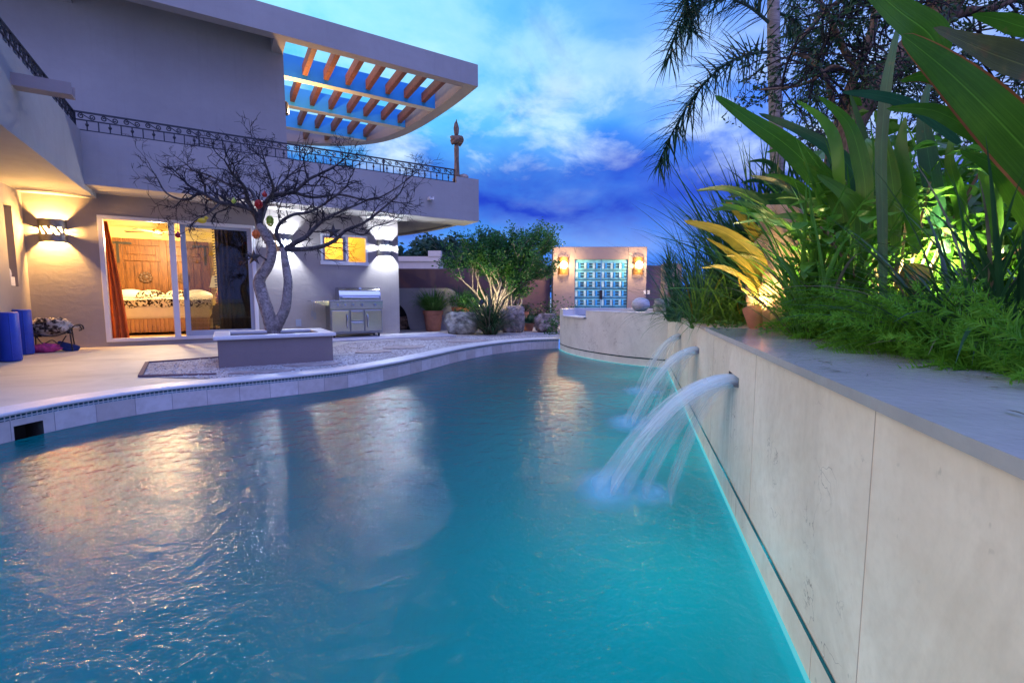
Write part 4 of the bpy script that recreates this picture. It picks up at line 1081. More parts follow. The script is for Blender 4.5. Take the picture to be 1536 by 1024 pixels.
m=MB(); m.box(-.03,.03,-.11,0,.0,.03); m.build('bracket',M['iron'],lm)
l=bpy.data.lights.new('terrace_glow','POINT'); l.energy=170; l.color=(1,.55,.20); l.shadow_soft_size=.06
lo=bpy.data.objects.new('terrace_glow',l); COL.objects.link(lo); lo.parent=lm; lo.location=(0,-.30,-.05)
# ------------------------------------------------------------------ far end of the terrace
def vwall(name,label,a,b,z0,z1,th,mat,cat='wall'):
    a=Vector(a);b=Vector(b); d=(b-a).normalized(); n=Vector((-d.y,d.x))*th
    m=MB(); m.prism([tuple(a),tuple(b),tuple(b+n),tuple(a+n)],z0,z1); o=m.build(name,mat,bevel=.02); return tag(o,label,cat)
vwall('boundary_wall','long mauve brown boundary wall behind the pots and green tree',(-9,16.9),(1.40,17.3),.2,2.30,.25,M['plaster_brown'])
vwall('boundary_wall','short dark wall segment to the right of the gate portal',(4.95,17.6),(6.2,17.9),.2,2.45,.25,M['plaster_brown'])
vwall('gate_pillar','tan stone pillar standing behind the yucca right of the gate',at(996,450,12.5).xy,at(1022,450,12.5).xy,.2,2.15,.35,M['rock_buff'],'pillar')
# low plaster wall with arched opening
lw0=at(598,497,14.8); lw1=at(690,497,14.8); LWt=1.56
aw=thing('arched_wall','low grey plaster wall with a dark arched opening and rounded end','wall',(lw0.x-.4,14.8,DECK-.01))
m=MB(); X=lw1.x-lw0.x+.4; A0,A1=.30,.72; H1=LWt-DECK
def arcz(x): 
    r=(A1-A0); q=(x-A0)/r; return .12+.72*math.sqrt(max(0,1-q*q))
pts=[(0,H1)]; 
fr=[]; NXs=24
top=lambda x: H1 if x<X-.45 else H1-.9*((x-X+.45)/.45)**2*.35
xs=list(np.linspace(0,X,40))
for i in range(39):
    x0,x1=xs[i],xs[i+1]
    b0=arcz(x0) if A0<=x0<=A1 else 0; b1=arcz(x1) if A0<=x1<=A1 else 0
    m.quad((x0,0,b0),(x1,0,b1),(x1,0,top(x1)),(x0,0,top(x0)))
    m.quad((x0,0,top(x0)),(x1,0,top(x1)),(x1,.4,top(x1)),(x0,.4,top(x0)))
    if b0 or b1: m.quad((x0,0,b0),(x1,0,b1),(x1,.4,b1),(x0,.4,b0))
m.quad((X,0,0),(X,.4,0),(X,.4,top(X)),(X,0,top(X)))
m.build('wall',M['plaster'],aw)
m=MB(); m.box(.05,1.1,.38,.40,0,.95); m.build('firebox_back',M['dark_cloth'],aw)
lg=thing('firewood','dark logs piled inside the arched opening','firewood',(lw0.x+.02,14.96,DECK))
for k in range(5):
    m=MB(); m.tube([(-.12+rnd(-.04,.04),rnd(-.05,.1),.06+.07*k),(.22+rnd(-.05,.05),rnd(-.05,.1),.05+.09*k)],rnd(.04,.055),8); m.build('log',M['bark_brown'],lg)
potted('terracotta pot with tall feathery green papyrus beside the arched wall',W(650,496,DECK),.31,.62,None,M['leaf_grass'],420,.95,.035,M['terracotta'],'grass',fan=1.5)
t=potted('large square terracotta trough with dark grass behind the boulder',at(690,492,15.2),.45,.72,None,M['leaf_dark'],260,.85,.03,M['terracotta_dark'],'grass',fan=.7)
t.location.z=DECK
potted('small terracotta pot with a round grey green shrub between two boulders',W(792,496,DECK),.20,.24,None,M['leaf_blue'],330,.36,.03,M['terracotta'],'grass',fan=1.1)
t=potted('terracotta pot glimpsed behind the tall boulder',at(775,478,15.6),.4,.55,None,M['leaf_dark'],160,.5,.04,M['terracotta'],'broad'); t.location.z=DECK
def boulder(label,px0,px1,pyt,pyb,y,mat,seed,z=None,group='boulders at the end of the terrace'):
    a=at(px0,pyb,y); b=at(px1,pyb,y); top=at(px0,pyt,y).z; zb=a.z if z is None else z
    m=MB(); w=(b.x-a.x)/2*1.06; h=(top-zb); m.sphere((0,0,0),1,44,30,(1,1,1),.42,1.1,seed)
    # flatten facets and add cracks
    vs=[]
    for v in m.v:
        q=Vector(v); q.x=max(-.92,min(.92,q.x)); q.z=min(.86,q.z); q.y=max(-.9,q.y); q*=1+.07*mnoise.noise(q*3.5+Vector((seed,0,0)))+.035*mnoise.fractal(q*9+Vector((seed,2,0)),1,2,3)-.05*max(0,.12-abs(mnoise.noise(q*2.2+Vector((0,seed,0)))))/.12
        vs.append((q.x*w,q.y*w*.75,(max(q.z,-.75)+.75)/1.61*h))
    m.v=vs; o=m.build('boulder',mat,loc=((a.x+b.x)/2,y,zb-.02),smooth=True); return tag(o,label,'boulder',group)
boulder('pale lichened boulder just right of the large terracotta pot',667,718,467,501,13.3,M['rock_pale'],2,DECK)
boulder('tall reddish boulder under the right side of the green tree',750,787,458,498,13.8,M['rock'],5,DECK)
boulder('low rounded brown boulder nearest the spa wall',801,840,469,496,13.9,M['rock'],9,DECK)
boulder('grey boulder behind the spa rim beside the grassy bank',980,1022,446,470,8.7,M['rock_pale'],13,.93)
p=at(961,457,10.6); p.z=.97; m=MB(); m.sphere((0,0,.12),.20,24,14,(1,1,.8),.06,6,3); tag(m.build('round_stone',stone('pale_round_stone',(.42,.40,.44),(.72,.68,.72),.8,True),loc=p,smooth=True),'pale rounded stone dome sitting on the far spa rim','stone')
# lush tree lit from below
lt=thing('lush_tree','green feathery tree lit from below at the end of the terrace','tree',(at(747,480,14.5).x,14.5,DECK))
b0=Vector((lt.location.x,14.5,DECK)); trm=MB(); cr=MB(); rg=random.Random(5)
tips=[]
def grow(mb,p,d,r,L,depth,spread=.6,up=.12,n=4,minr=.004,tips=None,rg=rg,kids=(2,3)):
    pts=[p]; dd=d.copy()
    for i in range(n):
        dd=(dd+Vector((rg.gauss(0,.13),rg.gauss(0,.13),rg.gauss(up*.4,.1)))).normalized(); pts.append(pts[-1]+dd*(L/n))
    mb.tube(pts,[max(minr,r*(1-.4*i/n)) for i in range(n+1)],6 if r>.03 else 4,caps=False)
    if tips is not None and depth<=1:
        for q in pts[1:]: tips.append((q,dd))
    if depth<=0: return
    for i in range(rg.randint(*kids)):
        side=dd.orthogonal().normalized(); side.rotate(Matrix.Rotation(rg.uniform(0,6.28),3,dd))
        nd=(dd+side*rg.uniform(spread*.6,spread*1.4)+Vector((0,0,up))).normalized()
        grow(mb,pts[rg.randint(2,n)],nd,r*.62,L*rg.uniform(.62,.88),depth-1,spread,up,n,minr,tips,rg,kids)
for (dx,dz,L,r) in ((-.55,1,.75,.07),(.1,1,.9,.08),(.65,.95,.8,.065),(-.15,1,.8,.06),(.35,.9,.9,.06),(-.85,.75,.7,.05),(.25,1.5,.85,.06),(-.9,.35,.6,.04),(.95,.6,.75,.05)):
    grow(trm,Vector((rg.uniform(-.12,.12),rg.uniform(-.12,.12),0)),Vector((dx*.56,rg.uniform(-.4,.4),dz)).normalized(),r,L*1.42,4,.60,.12,4,.004,tips)
trm.build('trunk',M['bark_grey'],lt,smooth=True)
pos=[];dirs=[]
for q,d in tips:
    for _ in range(20):
        pos.append(q+Vector((rg.gauss(0,.085),rg.gauss(0,.085),rg.gauss(0,.075)))); dirs.append(d*.5)
cr.leaves(pos,.085,aspect=.5,dirs=dirs); cr.build('crown',M['leaf_lush'],lt)
print('lush tips',len(tips),len(pos))
def clump(name,label,cat,pos,n,L,w,mat,elev=(.6,1.5),droop=(.3,1.6),r=.12,kind='strap',group=None,az=None,segs=8,part='foliage',dry=None,fold=.2,rough=0):
    t=thing(name,label,cat,pos,0,group); m=MB(); m2=MB()
    for i in range(n):
        a=rnd(0,2*PI) if az is None else rnd(*az); q=r*math.sqrt(rnd(0,1)); aa=rnd(0,2*PI)
        (m2 if dry and rnd(0,1)<dry[1] else m).blade((q*math.cos(aa),q*math.sin(aa),-.02),a,rnd(*elev),L*rnd(.55,1.15),w*rnd(.65,1.25),rnd(*droop),fold,segs,kind,rnd(-.5,.5))
    m.build(part,mat,t)
    if dry and m2.f: m2.build('dry_blades',dry[0],t)
    return t
clump('fountain_grass','dark arching grass clump with pale tips under the green tree','grass clump',(at(735,500,13.0).x,13.0,DECK),420,1.5,.034,M['leaf_dark'],(.5,1.5),(.6,1.7),.16,'grass',None,None,8,'foliage',(M['grass_dry'],.28))
def shrub(label,pos,rx,ry,rz,n,size,mat,name='shrub',cat='shrub',stems=True,group=None,aspect=.5):
    t=thing(name,label,cat,pos,0,group); pts=[]; k=0
    m=MB()
    cl=[(Vector((rnd(-1,1),rnd(-1,1),rnd(.1,1)))) for _ in range(max(6,n//110))]
    for _ in range(n):
        c=random.choice(cl); q=c*.72+Vector((random.gauss(0,.22),random.gauss(0,.22),random.gauss(0,.18))); pts.append((q.x*rx,q.y*ry,max(.0,q.z)*rz))
    m.leaves(pts,size,aspect=aspect); m.build('foliage',mat,t)
    if stems:
        s=MB()
        for c in cl: s.tube([(c.x*.08*rx,c.y*.08*ry,0),(c.x*.45*rx,c.y*.45*ry,c.z*.4*rz),(c.x*.72*rx,c.y*.72*ry,c.z*.72*rz)],[.02,.012,.005],5)
        s.build('stems',M['bark_brown'],t)
    return t
p=at(850,478,12.8); shrub('small bright green shrub behind the left end of the spa wall',(p.x,12.9,DECK),.5,.35,1.0,1100,.075,M['leaf_lush'])
p=at(815,470,16.0); shrub('dark low shrub growing against the boundary wall left of the gate',(p.x,16.3,DECK),.8,.5,.95,900,.10,M['leaf_dark'])
p=at(725,482,16.2); clump('tall_grass','tall dark grass against the boundary wall behind the trough','grass clump',(p.x-.5,16.2,DECK),200,1.6,.03,M['leaf_dark'],(.9,1.5),(.2,.9),.3,'grass')
# ------------------------------------------------------------------ gate portal
gx0=at(829,447,17).x; gx1=at(969,447,17).x; dx0=at(862,447,17).x; dx1=at(941,447,17).x; gt=at(829,370,17).z; dt=at(862,389,17).z
po=thing('gate_portal','plaster gate portal with turquoise studded double doors','gate',(gx0,17.0,.2))
Wd=gx1-gx0; a=dx0-gx0; b=dx1-gx0; hz=gt-.2; dz_=dt-.2
m=MB(); m.box(0,a,0,.6,0,hz); m.box(b,Wd,0,.6,0,hz); m.box(a,b,0,.6,dz_,hz); m.build('portal',M['plaster_gate'],po,bevel=.015)
M['turq']=simple('turquoise_door_paint',(.16,.50,.62),.45,.35,3,.25,20); M['turq_dark']=simple('dark_door_block',(.015,.06,.10),.5,.3); M['turq_pale']=simple('pale_turquoise_block',(.42,.66,.70),.45,.3,5,.2)
for s in (0,1):
    x0=a+.01 if s==0 else (a+b)/2+.012; x1=(a+b)/2-.012 if s==0 else b-.01
    m=MB(); m.box(x0,x1,.06,.12,.03,dz_-.01); d=m.build('door',M['turq'],po)
    m=MB(); m2=MB(); m3=MB(); nr=7; nc=3; rw=(dz_-.12)/nr; cw=(x1-x0)/nc
    for r_ in range(nr):
        z=.06+r_*rw
        for c in range(nc):
            xx=x0+c*cw
            m2.box(xx+.05*cw,xx+.30*cw,.03,.0595,z+.18*rw,z+.80*rw)
            m3.box(xx+.40*cw,xx+.62*cw,.04,.0595,z+.22*rw,z+.78*rw)
            for q in (.30,.62): m.box(xx+.62*cw,xx+1.02*cw if c<nc-1 else xx+.97*cw,.035,.0595,z+q*rw,z+(q+.13)*rw)
            m.box(xx+.33*cw,xx+.37*cw,.045,.0595,z+.15*rw,z+.85*rw)
        m.box(x0,x1,.05,.0595,z-.012,z+.012)
    m.build('dark_door_relief',M['turq_dark'],d); m2.build('pale_door_relief',M['turq_pale'],d); m3.build('blue_door_relief',M['plaster_blue'],d)  # raised relief on the door leaf: dark bars, pale and blue blocks
m=MB(); m.box((a+b)/2-.05,(a+b)/2+.05,.02,.0595,1.0,1.32); m.build('lock_plate',M['iron'],po)
for i,xx in enumerate((.62,.76)): m=MB(); m.box(b+xx-.04,b+xx+.04,-.015,-.0005,1.18,1.32); m.build('switch_plate',M['white_cloth'],po)
GG='lit sconces either side of the gate'
for px,lb in ((845,'glowing amber sconce on the left gate pier'),(957,'glowing amber sconce on the right gate pier')):
    p=at(px,399,17.0); t=sconce(lb,(p.x,16.998,p.z-.0),0,.19,.62,M['sconce_bronze'],M['bulb_gate'],(1,.66,.28),80,GG)
    m=MB(); m.sphere((0,-.16,.03),.12,16,10); m.build('globe',M['bulb_gate'],t,smooth=True)
    for ch in t.children:
        if ch.type=='LIGHT': ch.location=(0,-.36,.05); ch.data.shadow_soft_size=.1
# ------------------------------------------------------------------ neighbours beyond the wall
nh=thing('neighbour_house','cream neighbour house with parapet and purple tiled roof beyond the wall','house',(at(630,400,30).x,30,0))
m=MB(); m.box(-4.5,1.25,0,6,.2,3.55); m.build('wall',plaster('cream_far_plaster',(.50,.44,.42)),nh)
m=MB(); m.box(-3,1.3,-.1,.25,3.55,3.85); m.box(.55,1.35,-.15,.4,3.85,4.2); m.box(-3,-2.2,-.15,.4,3.85,4.3); m.build('parapet',plaster('cream_far_parapet',(.58,.50,.46)),nh)
m=MB(); b=[(-5,-1.0,2.55),(-.1,-1.0,2.55),(-.9,1.0,3.45),(-5,1.0,3.45)]; m.quad(*b); m.quad((-5,-1,2.45),(-.1,-1,2.45),(-.1,-1,2.55),(-5,-1,2.55))
for k in range(20):
    x=-5+k*.25; m.tube([(x,-1.0,2.57),(x,1.0,3.47)],.07,6)
m.build('tiled_roof',simple('purple_roof_tile',(.16,.09,.15),.8,.4,6,.3),nh)
rb=random.Random(21)
def fartree(label,px,y,h,w,seed,mat,dense=1.0,trunkm='bark_grey'):
    rr=random.Random(seed); t=thing('background_tree',label,'tree',(at(px,447,y).x,y,.2),0,'trees beyond the boundary wall'); tm=MB(); tips=[]
    for k in range(3): grow(tm,Vector((rr.uniform(-.2,.2),rr.uniform(-.2,.2),0)),Vector((rr.uniform(-.35,.35),rr.uniform(-.3,.3),1)).normalized(),.16*h/6,h*.33,4,.6*w,.1,4,.02,tips,rr,(2,3))
    tm.build('trunk',M[trunkm],t); m=MB(); pos=[];ds=[]
    for q,d in tips:
        for _ in range(int(9*dense)): pos.append(q+Vector((rr.gauss(0,.28),rr.gauss(0,.28),rr.gauss(0,.24)))); ds.append(d*.3)
    m.leaves(pos,.36,aspect=.6,dirs=ds); m.build('crown',mat,t); return t
fartree('tall dark tree behind the cream house under the terrace tip',640,38,7.2,1.0,3,M['leaf_far'],1.1)
fartree('tall dark tree behind the cream house parapet',672,37,6.6,1.0,4,M['leaf_far'],1.1)
fartree('bushy tree at the left behind the tiled roof',603,34,5.4,1.1,6,M['leaf_far'],1.2)
fartree('bluish tree between the terrace tip and the green tree',705,33,6.0,1.0,8,M['leaf_far'],1.1)
fartree('broad dark tree behind the green lit tree',745,36,6.2,1.2,12,M['leaf_far'],1.1)
fartree('low dark tree seen left of the gate portal',800,34,4.6,1.1,14,M['leaf_far'],1.1)
# ------------------------------------------------------------------ planting behind the wall
GZ=.955
def gp(px,y,z=GZ): q=at(px,447,y); return Vector((q.x,y,z))
def leafpath(mb,pts,w,fold=.12,kind='broad',roll=0.0,n=6,edge=None,ew=.10):
    """a leaf blade along base..tip, lying across the view of someone on the pool side, rolled about its rib"""
    P=bez(pts,n); m=len(P); b=len(mb.v); uvs=[]; be=len(edge.v) if edge is not None else 0
    for i,p in enumerate(P):
        d=(P[min(i+1,m-1)]-P[max(i-1,0)]).normalized(); view=Vector((-.45,-.85,-.15)); s=d.cross(view).normalized()
        nrm=s.cross(d); s2=s*math.cos(roll)+nrm*math.sin(roll); nn=nrm*math.cos(roll)-s*math.sin(roll); t=i/(m-1)
        ww=w*.5*(max(.06,math.sin(PI*min(1,t*.92+.05)**.75)**.8) if kind=='broad' else min(1,.7+t)*(1-t**3)); ww=max(ww*(1 if t<.999 else .02),.0008)
        a=p+s2*ww+nn*fold*ww; c=p-s2*ww+nn*fold*ww
        rp=nn*(.10*w*math.sin(t*9+w*40+roll*5)*math.sin(PI*t)); q0=len(mb.v); mb.v+=[(a+rp)[:],p[:],(c-rp*.8)[:]]; uvs.append(t)
        if edge is not None: a=a+rp; c=c-rp*.8; edge.v+=[(a+nn*.001)[:],(p+(a-p)*(1-ew)+nn*.0015)[:],(c+nn*.001)[:],(p+(c-p)*(1-ew)+nn*.0015)[:]]
    for i in range(m-1):
        k=b+i*3; f0=len(mb.f); mb.f+=[(k,k+1,k+4,k+3),(k+1,k+2,k+5,k+4)]; t0,t1=uvs[i],uvs[i+1]; mb.uv[f0]=[(0,t0),(.5,t0),(.5,t1),(0,t1)]; mb.uv[f0+1]=[(.5,t0),(1,t0),(1,t1),(.5,t1)]
        if edge is not None: k=be+i*4; edge.f+=[(k,k+1,k+5,k+4),(k+2,k+3,k+7,k+6)]
def hero(name,label,cat,base,leaves,group=None):
    t=thing(name,label,cat,base,0,group); b=Vector(base)
    for L in leaves:
        pts,w,mt=L[0],L[1],L[2]; roll=L[3] if len(L)>3 else 0; D=L[4] if len(L)>4 else base[1]
        P=[at(*(p if len(p)==3 else (p[0],p[1],D)))-b for p in pts]
        mb=MB(); ed=MB() if mt=='rust' else None
        leafpath(mb,P,w,.16,'broad' if len(L)<6 else L[5],roll,6,ed)
        o=mb.build('leaf',M['leaf_big'] if mt=='rust' else M[mt],t,smooth=True)
        if ed: ed.build('rusty_edge',M['leaf_edge'],o)
    return t
# big leaves of the bird of paradise closest to the camera (upper right)
B1=gp(1590,1.75)
hero('giant_bird_of_paradise','giant broad leaved plant with rust edged leaves reaching in at upper right','large plant',B1,[
 ([(1640,420),(1600,300),(1520,205),(1430,115),(1352,52)],.17,'rust',.25,1.75),
 ([(1640,150),(1560,108),(1480,78),(1400,42)],.13,'leaf_big_brown',-.5,1.72),
 ([(1412,85),(1392,50),(1345,14),(1262,-60)],.115,'leaf_big',.2,1.95),
 ([(1326,480),(1324,330),(1322,240),(1325,180),(1331,120),(1343,60),(1354,20)],.055,'leaf_blue',.6,2.3),
 ([(1600,260),(1520,172),(1440,126),(1390,113),(1350,122)],.075,'rust',.5,1.9),
 ([(1620,270),(1540,226),(1470,200),(1400,166),(1330,163)],.075,'leaf_big',.3,1.9),
 ([(1440,215),(1370,160),(1315,143),(1262,138)],.05,'leaf_blue',.5,2.2),
 ([(1620,60),(1540,42),(1500,30),(1458,22)],.07,'leaf_big',.6,2.0),
 ([(1600,300),(1520,215),(1475,175),(1430,150)],.13,'leaf_blue',-.2,2.1),
 ([(1600,420),(1545,320),(1500,255),(1440,225)],.10,'leaf_big',.5,2.2),
 ([(1420,380),(1405,300),(1392,230),(1385,170),(1395,120)],.09,'leaf_blue',.7,2.6),
 ([(1345,380),(1342,300),(1330,220),(1312,165)],.08,'leaf_big',.8,2.5),
 ([(1375,380),(1365,300),(1352,230),(1358,175)],.075,'leaf_strap',.5,2.5),
 ([(1450,380),(1440,300),(1425,240),(1432,190)],.07,'leaf_big',.9,2.5),
 ([(1500,380),(1490,300),(1480,240),(1505,190)],.08,'leaf_strap',.9,2.4),
])
B2=gp(1290,3.1)
hero('bird_of_paradise','broad leaved plant with one long pointed leaf reaching left toward the palm trunk','large plant',B2,[
 ([(1300,440),(1292,335),(1240,278),(1185,222),(1125,180),(1072,143)],0.144,'leaf_big',.15),
 ([(1310,420),(1292,290),(1258,232),(1200,195),(1138,170)],0.108,'leaf_blue',.7,3.3),
 ([(1290,420),(1298,300),(1292,245),(1272,185),(1228,144)],0.094,'leaf_big',.4,2.9),
 ([(1285,400),(1262,300),(1255,220),(1235,180),(1194,150)],0.072,'leaf_strap',.5,3.0),
 ([(1280,440),(1270,370),(1262,310),(1238,270),(1205,245)],0.115,'leaf_big',.5,3.0),
 ([(1285,440),(1290,370),(1288,320),(1265,290),(1225,262)],0.122,'leaf_big',-.2,2.9),
 ([(1270,440),(1245,345),(1200,302),(1140,297),(1090,282),(1044,286)],0.086,'leaf_dark',.5,3.4),
 ([(1300,440),(1310,360),(1322,300),(1345,250),(1380,230)],0.094,'leaf_big',.8,3.2),
 ([(1255,440),(1235,370),(1205,345),(1150,330),(1100,335)],0.072,'leaf_blue',.9,3.5),
 ([(1310,430),(1332,350),(1350,300),(1400,270)],0.108,'leaf_strap',.4,3.0),
 ([(1295,430),(1300,350),(1305,290),(1300,220),(1275,140)],0.079,'leaf_dark',.3,3.4),
])
B3=gp(1146,3.85)
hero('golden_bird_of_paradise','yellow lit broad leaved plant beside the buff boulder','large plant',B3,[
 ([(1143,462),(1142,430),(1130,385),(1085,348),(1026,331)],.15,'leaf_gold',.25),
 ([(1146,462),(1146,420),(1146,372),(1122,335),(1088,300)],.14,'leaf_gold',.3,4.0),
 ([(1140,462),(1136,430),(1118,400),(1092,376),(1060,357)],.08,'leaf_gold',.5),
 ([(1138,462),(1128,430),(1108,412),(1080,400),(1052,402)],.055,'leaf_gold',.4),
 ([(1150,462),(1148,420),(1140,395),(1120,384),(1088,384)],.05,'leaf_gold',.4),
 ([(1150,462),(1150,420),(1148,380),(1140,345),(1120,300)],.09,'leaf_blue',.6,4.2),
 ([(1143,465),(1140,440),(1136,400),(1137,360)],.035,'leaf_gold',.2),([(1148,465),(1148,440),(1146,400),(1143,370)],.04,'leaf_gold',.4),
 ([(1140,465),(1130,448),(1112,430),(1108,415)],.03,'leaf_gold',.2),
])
clump('flax_clump','dark spiky flax clump against the sky below the palm fronds','strap leaf plant',gp(1150,4.7),320,1.75,.046,M['leaf_dark'],(.85,1.5),(.15,.9),.22,'grass',None,(1.4,4.6),8)
clump('flax_clump','dark blue green flax clump behind the broad leaves and left of the shaggy tree','strap leaf plant',gp(1235,4.6),230,1.7,.05,M['leaf_blue'],(.8,1.5),(.2,1.0),.25,'strap',None,(1.2,4.8),8)
clump('agapanthus','tall green strap leaf clump directly right of the buff boulder','strap leaf plant',gp(1240,2.9),120,1.05,.027,M['leaf_strap'],(.75,1.5),(.2,1.3),.15,'strap',None,(1.3,4.9),8,'foliage',(M['grass_dry'],.06))
clump('agapanthus','dark narrow strap leaves sweeping left at the right edge of the photo','strap leaf plant',gp(1510,1.85),150,.85,.018,M['leaf_dark'],(.5,1.45),(.3,1.5),.14,'strap',None,(1.2,4.4),8,'foliage',(M['grass_dry'],.10))
clump('agapanthus','thin green strap leaves between the bright shrub and the ferns on the right','strap leaf plant',gp(1430,2.1),60,.75,.017,M['leaf_strap'],(.5,1.5),(.3,1.5),.14,'strap',None,(1.4,4.6),8,'foliage',(M['grass_dry'],.08))
clump('agapanthus','dense clump of long glossy straps behind the bright shrub in mid bank','strap leaf plant',gp(1310,3.45),150,1.5,.042,M['leaf_strap'],(.9,1.5),(.2,1.2),.16,'strap',None,(1.3,4.9),9)
clump('agapanthus','long dark straps leaning left behind the buff boulder','strap leaf plant',gp(1215,4.75),150,1.7,.05,M['leaf_dark'],(.8,1.5),(.3,1.2),.16,'strap',None,(1.6,4.4),9)
clump('agapanthus','tall upright glossy straps behind the right hand ferns','strap leaf plant',gp(1450,3.3),150,1.5,.04,M['leaf_strap'],(.9,1.5),(.2,1.1),.16,'strap',None,(1.3,4.9),9)
clump('grass_mound','dense arching grass mound left of the golden plant','grass clump',gp(1085,4.7),360,.95,.020,M['leaf_grass'],(.3,1.45),(.5,1.9),.3,'grass',None,None,8,'foliage',(M['leaf_gold'],.06))
clump('grass_mound','dark arching grass mound beside the grey boulder and yucca','grass clump',gp(1045,6.2),380,1.15,.024,M['leaf_dark'],(.3,1.45),(.5,1.8),.4,'grass')
clump('grass_mound','tall dark grass mound behind the others, topped by fine spikes','grass clump',gp(1062,7.2),330,1.75,.026,M['leaf_dark'],(.7,1.5),(.3,1.3),.35,'grass')
clump('low_grass','low green tuft at the corner where the grey boulder meets the bank','grass clump',gp(1020,7.3),140,.5,.02,M['leaf_grass'],(.4,1.4),(.3,1.2),.15,'grass')
boulder('large upright buff boulder standing among the strap leaves',1128,1236,303,468,3.9,M['rock_buff'],17,.9,None)
rl=random.Random(77)
def leafy(label,bx,D,n,x0,x1,y0,y1,mats):
    L=[]
    for i in range(n):
        tx=rl.uniform(x0,x1); ty=rl.uniform(y0,y1); d=D+rl.uniform(-.25,.35); cx=bx+(tx-bx)*.25; 
        L.append(([(bx+rl.uniform(-18,18),470,d),(cx,420-(420-ty)*.45,d),(cx+(tx-cx)*.55,ty+18,d+rl.uniform(-.1,.1)),(tx,ty+rl.uniform(0,22),d)],rl.uniform(.045,.085),rl.choice(mats),rl.uniform(-.6,1.0),d))
    return hero('broad_leaf_plant',label,'large plant',gp(bx,D),L)
leafy('tall broad leaved plant in the middle of the bank, under the shaggy trunk',1295,3.5,24,1120,1400,190,340,['leaf_big','leaf_blue','leaf_strap','leaf_big'])
leafy('broad leaved plant right of the shaggy trunk with upright yellow green leaves',1395,3.0,20,1290,1510,190,340,['leaf_big','leaf_strap','leaf_big'])
leafy('dark broad leaved plant reaching left over the buff boulder',1240,4.0,15,1060,1260,220,330,['leaf_blue','leaf_dark','leaf_big'])
# broad leaved shrub glowing around the spotlight
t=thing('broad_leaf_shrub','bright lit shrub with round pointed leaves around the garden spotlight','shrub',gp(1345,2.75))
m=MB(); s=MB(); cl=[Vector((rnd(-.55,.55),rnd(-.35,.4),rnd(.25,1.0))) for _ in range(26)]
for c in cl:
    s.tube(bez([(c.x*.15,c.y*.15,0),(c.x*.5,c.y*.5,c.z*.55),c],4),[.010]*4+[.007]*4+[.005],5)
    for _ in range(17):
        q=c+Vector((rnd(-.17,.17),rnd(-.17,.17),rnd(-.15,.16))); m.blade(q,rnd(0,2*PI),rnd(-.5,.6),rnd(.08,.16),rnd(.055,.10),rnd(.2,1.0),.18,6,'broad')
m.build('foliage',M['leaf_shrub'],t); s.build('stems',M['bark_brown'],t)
shrub('shaded dark green shrub filling the bank behind the bright lit shrub',gp(1400,3.6),.9,.5,1.5,1500,.13,M['leaf_big'],aspect=.6)
shrub('dark shrub at the back of the bed behind the strap leaves',gp(1270,4.3),.8,.5,1.35,1300,.12,M['leaf_dark'],aspect=.6)
shrub('dark shrub behind the right edge plants, near the camera',gp(1560,2.9),.6,.45,1.25,1100,.11,M['leaf_big'],aspect=.6)
# asparagus ferns
def fern(label,pos,n,L,lean=(0,2*PI),up=(.2,1.3)):
    t=thing('asparagus_fern',label,'fern',pos,0,'feathery ferns along the coping'); m=MB(); s=MB()
    for _ in range(n):
        a=rnd(*lean); e=rnd(*up); l=L*rnd(.6,1.15); k=22; p=Vector((rnd(-.06,.06),rnd(-.06,.06),0)); pts=[p]; dr=rnd(.5,1.5)
        for i in range(k):
            q=e-dr*(i/k)**1.4; p=p+Vector((math.cos(a)*math.cos(q),math.sin(a)*math.cos(q),math.sin(q)))*(l/k); pts.append(p)
        s.tube(pts[::3],.0018,3,caps=False)
        for i in range(3,k+1):
            d=(pts[i]-pts[i-1]).normalized(); w=.055*math.sin(PI*min(1,(i/k)*.9+.1))**.6
            for _ in range(7):
                sd=d.orthogonal(); sd.rotate(Matrix.Rotation(rnd(0,6.28),3,d)); v=(sd.normalized()+d*.6).normalized(); q=pts[i]+d*rnd(-.5,.5)*(l/k); x=v.cross(Vector((rnd(-1,1),rnd(-1,1),rnd(-1,1)))).normalized()*.0026
                b=len(m.v); e2=q+v*w*rnd(.6,1.2); m.v+=[(q+x)[:],(q-x)[:],e2[:]]; m.f.append((b,b+1,b+2))
    m.build('fronds',M['leaf_fern'],t); s.build('stems',M['leaf_fern'],t); return t
def backp_(s,off=-.60): q=wall_pt(s,off); return Vector((q.x,q.y,GZ))
fl=[(1.45,'feathery fern spilling over the coping at the right edge of the photo',26,.34),(1.78,'dark feathery fern just left of the right edge fern',26,.34),(2.10,'bright green fern with a plume pointing up in front of the spotlight',42,.40),(2.40,'bright feathery fern beside the yellow glow on the coping',36,.38),(2.75,'feathery fern overhanging the middle of the coping',34,.36),(3.12,'dark green fern at the foot of the tall strap leaves',32,.36),(3.5,'farthest dark fern, below the buff boulder',28,.32)]
for s_,lb,n,L in fl: fern(lb,backp_(s_),int(n*1.3),L*1.25)
fern('upright bright fern behind the coping ferns, lit from the right',gp(1262,2.75)+Vector((0,0,.02)),60,.58,(0,2*PI),(.6,1.5))
fern('bright fern mound immediately left of the spotlight',gp(1310,2.5),50,.5,(0,2*PI),(.5,1.5))
gcov=MB(); pos=[]
for _ in range(5200):
    s_=rnd(-.5,8.0); o=-.55-abs(random.gauss(0,.35))-(0 if s_<3.7 else .15); q=wall_pt(s_,o); pos.append((q.x,q.y,GZ+rnd(0,.05)))
for _ in range(260):
    s_=random.gauss(4.15,.25); q=wall_pt(s_,rnd(-.62,-.05)*1.0); 
    if rnd(0,1)<.5: pos.append((q.x,q.y,GZ+.05+rnd(0,.02)))
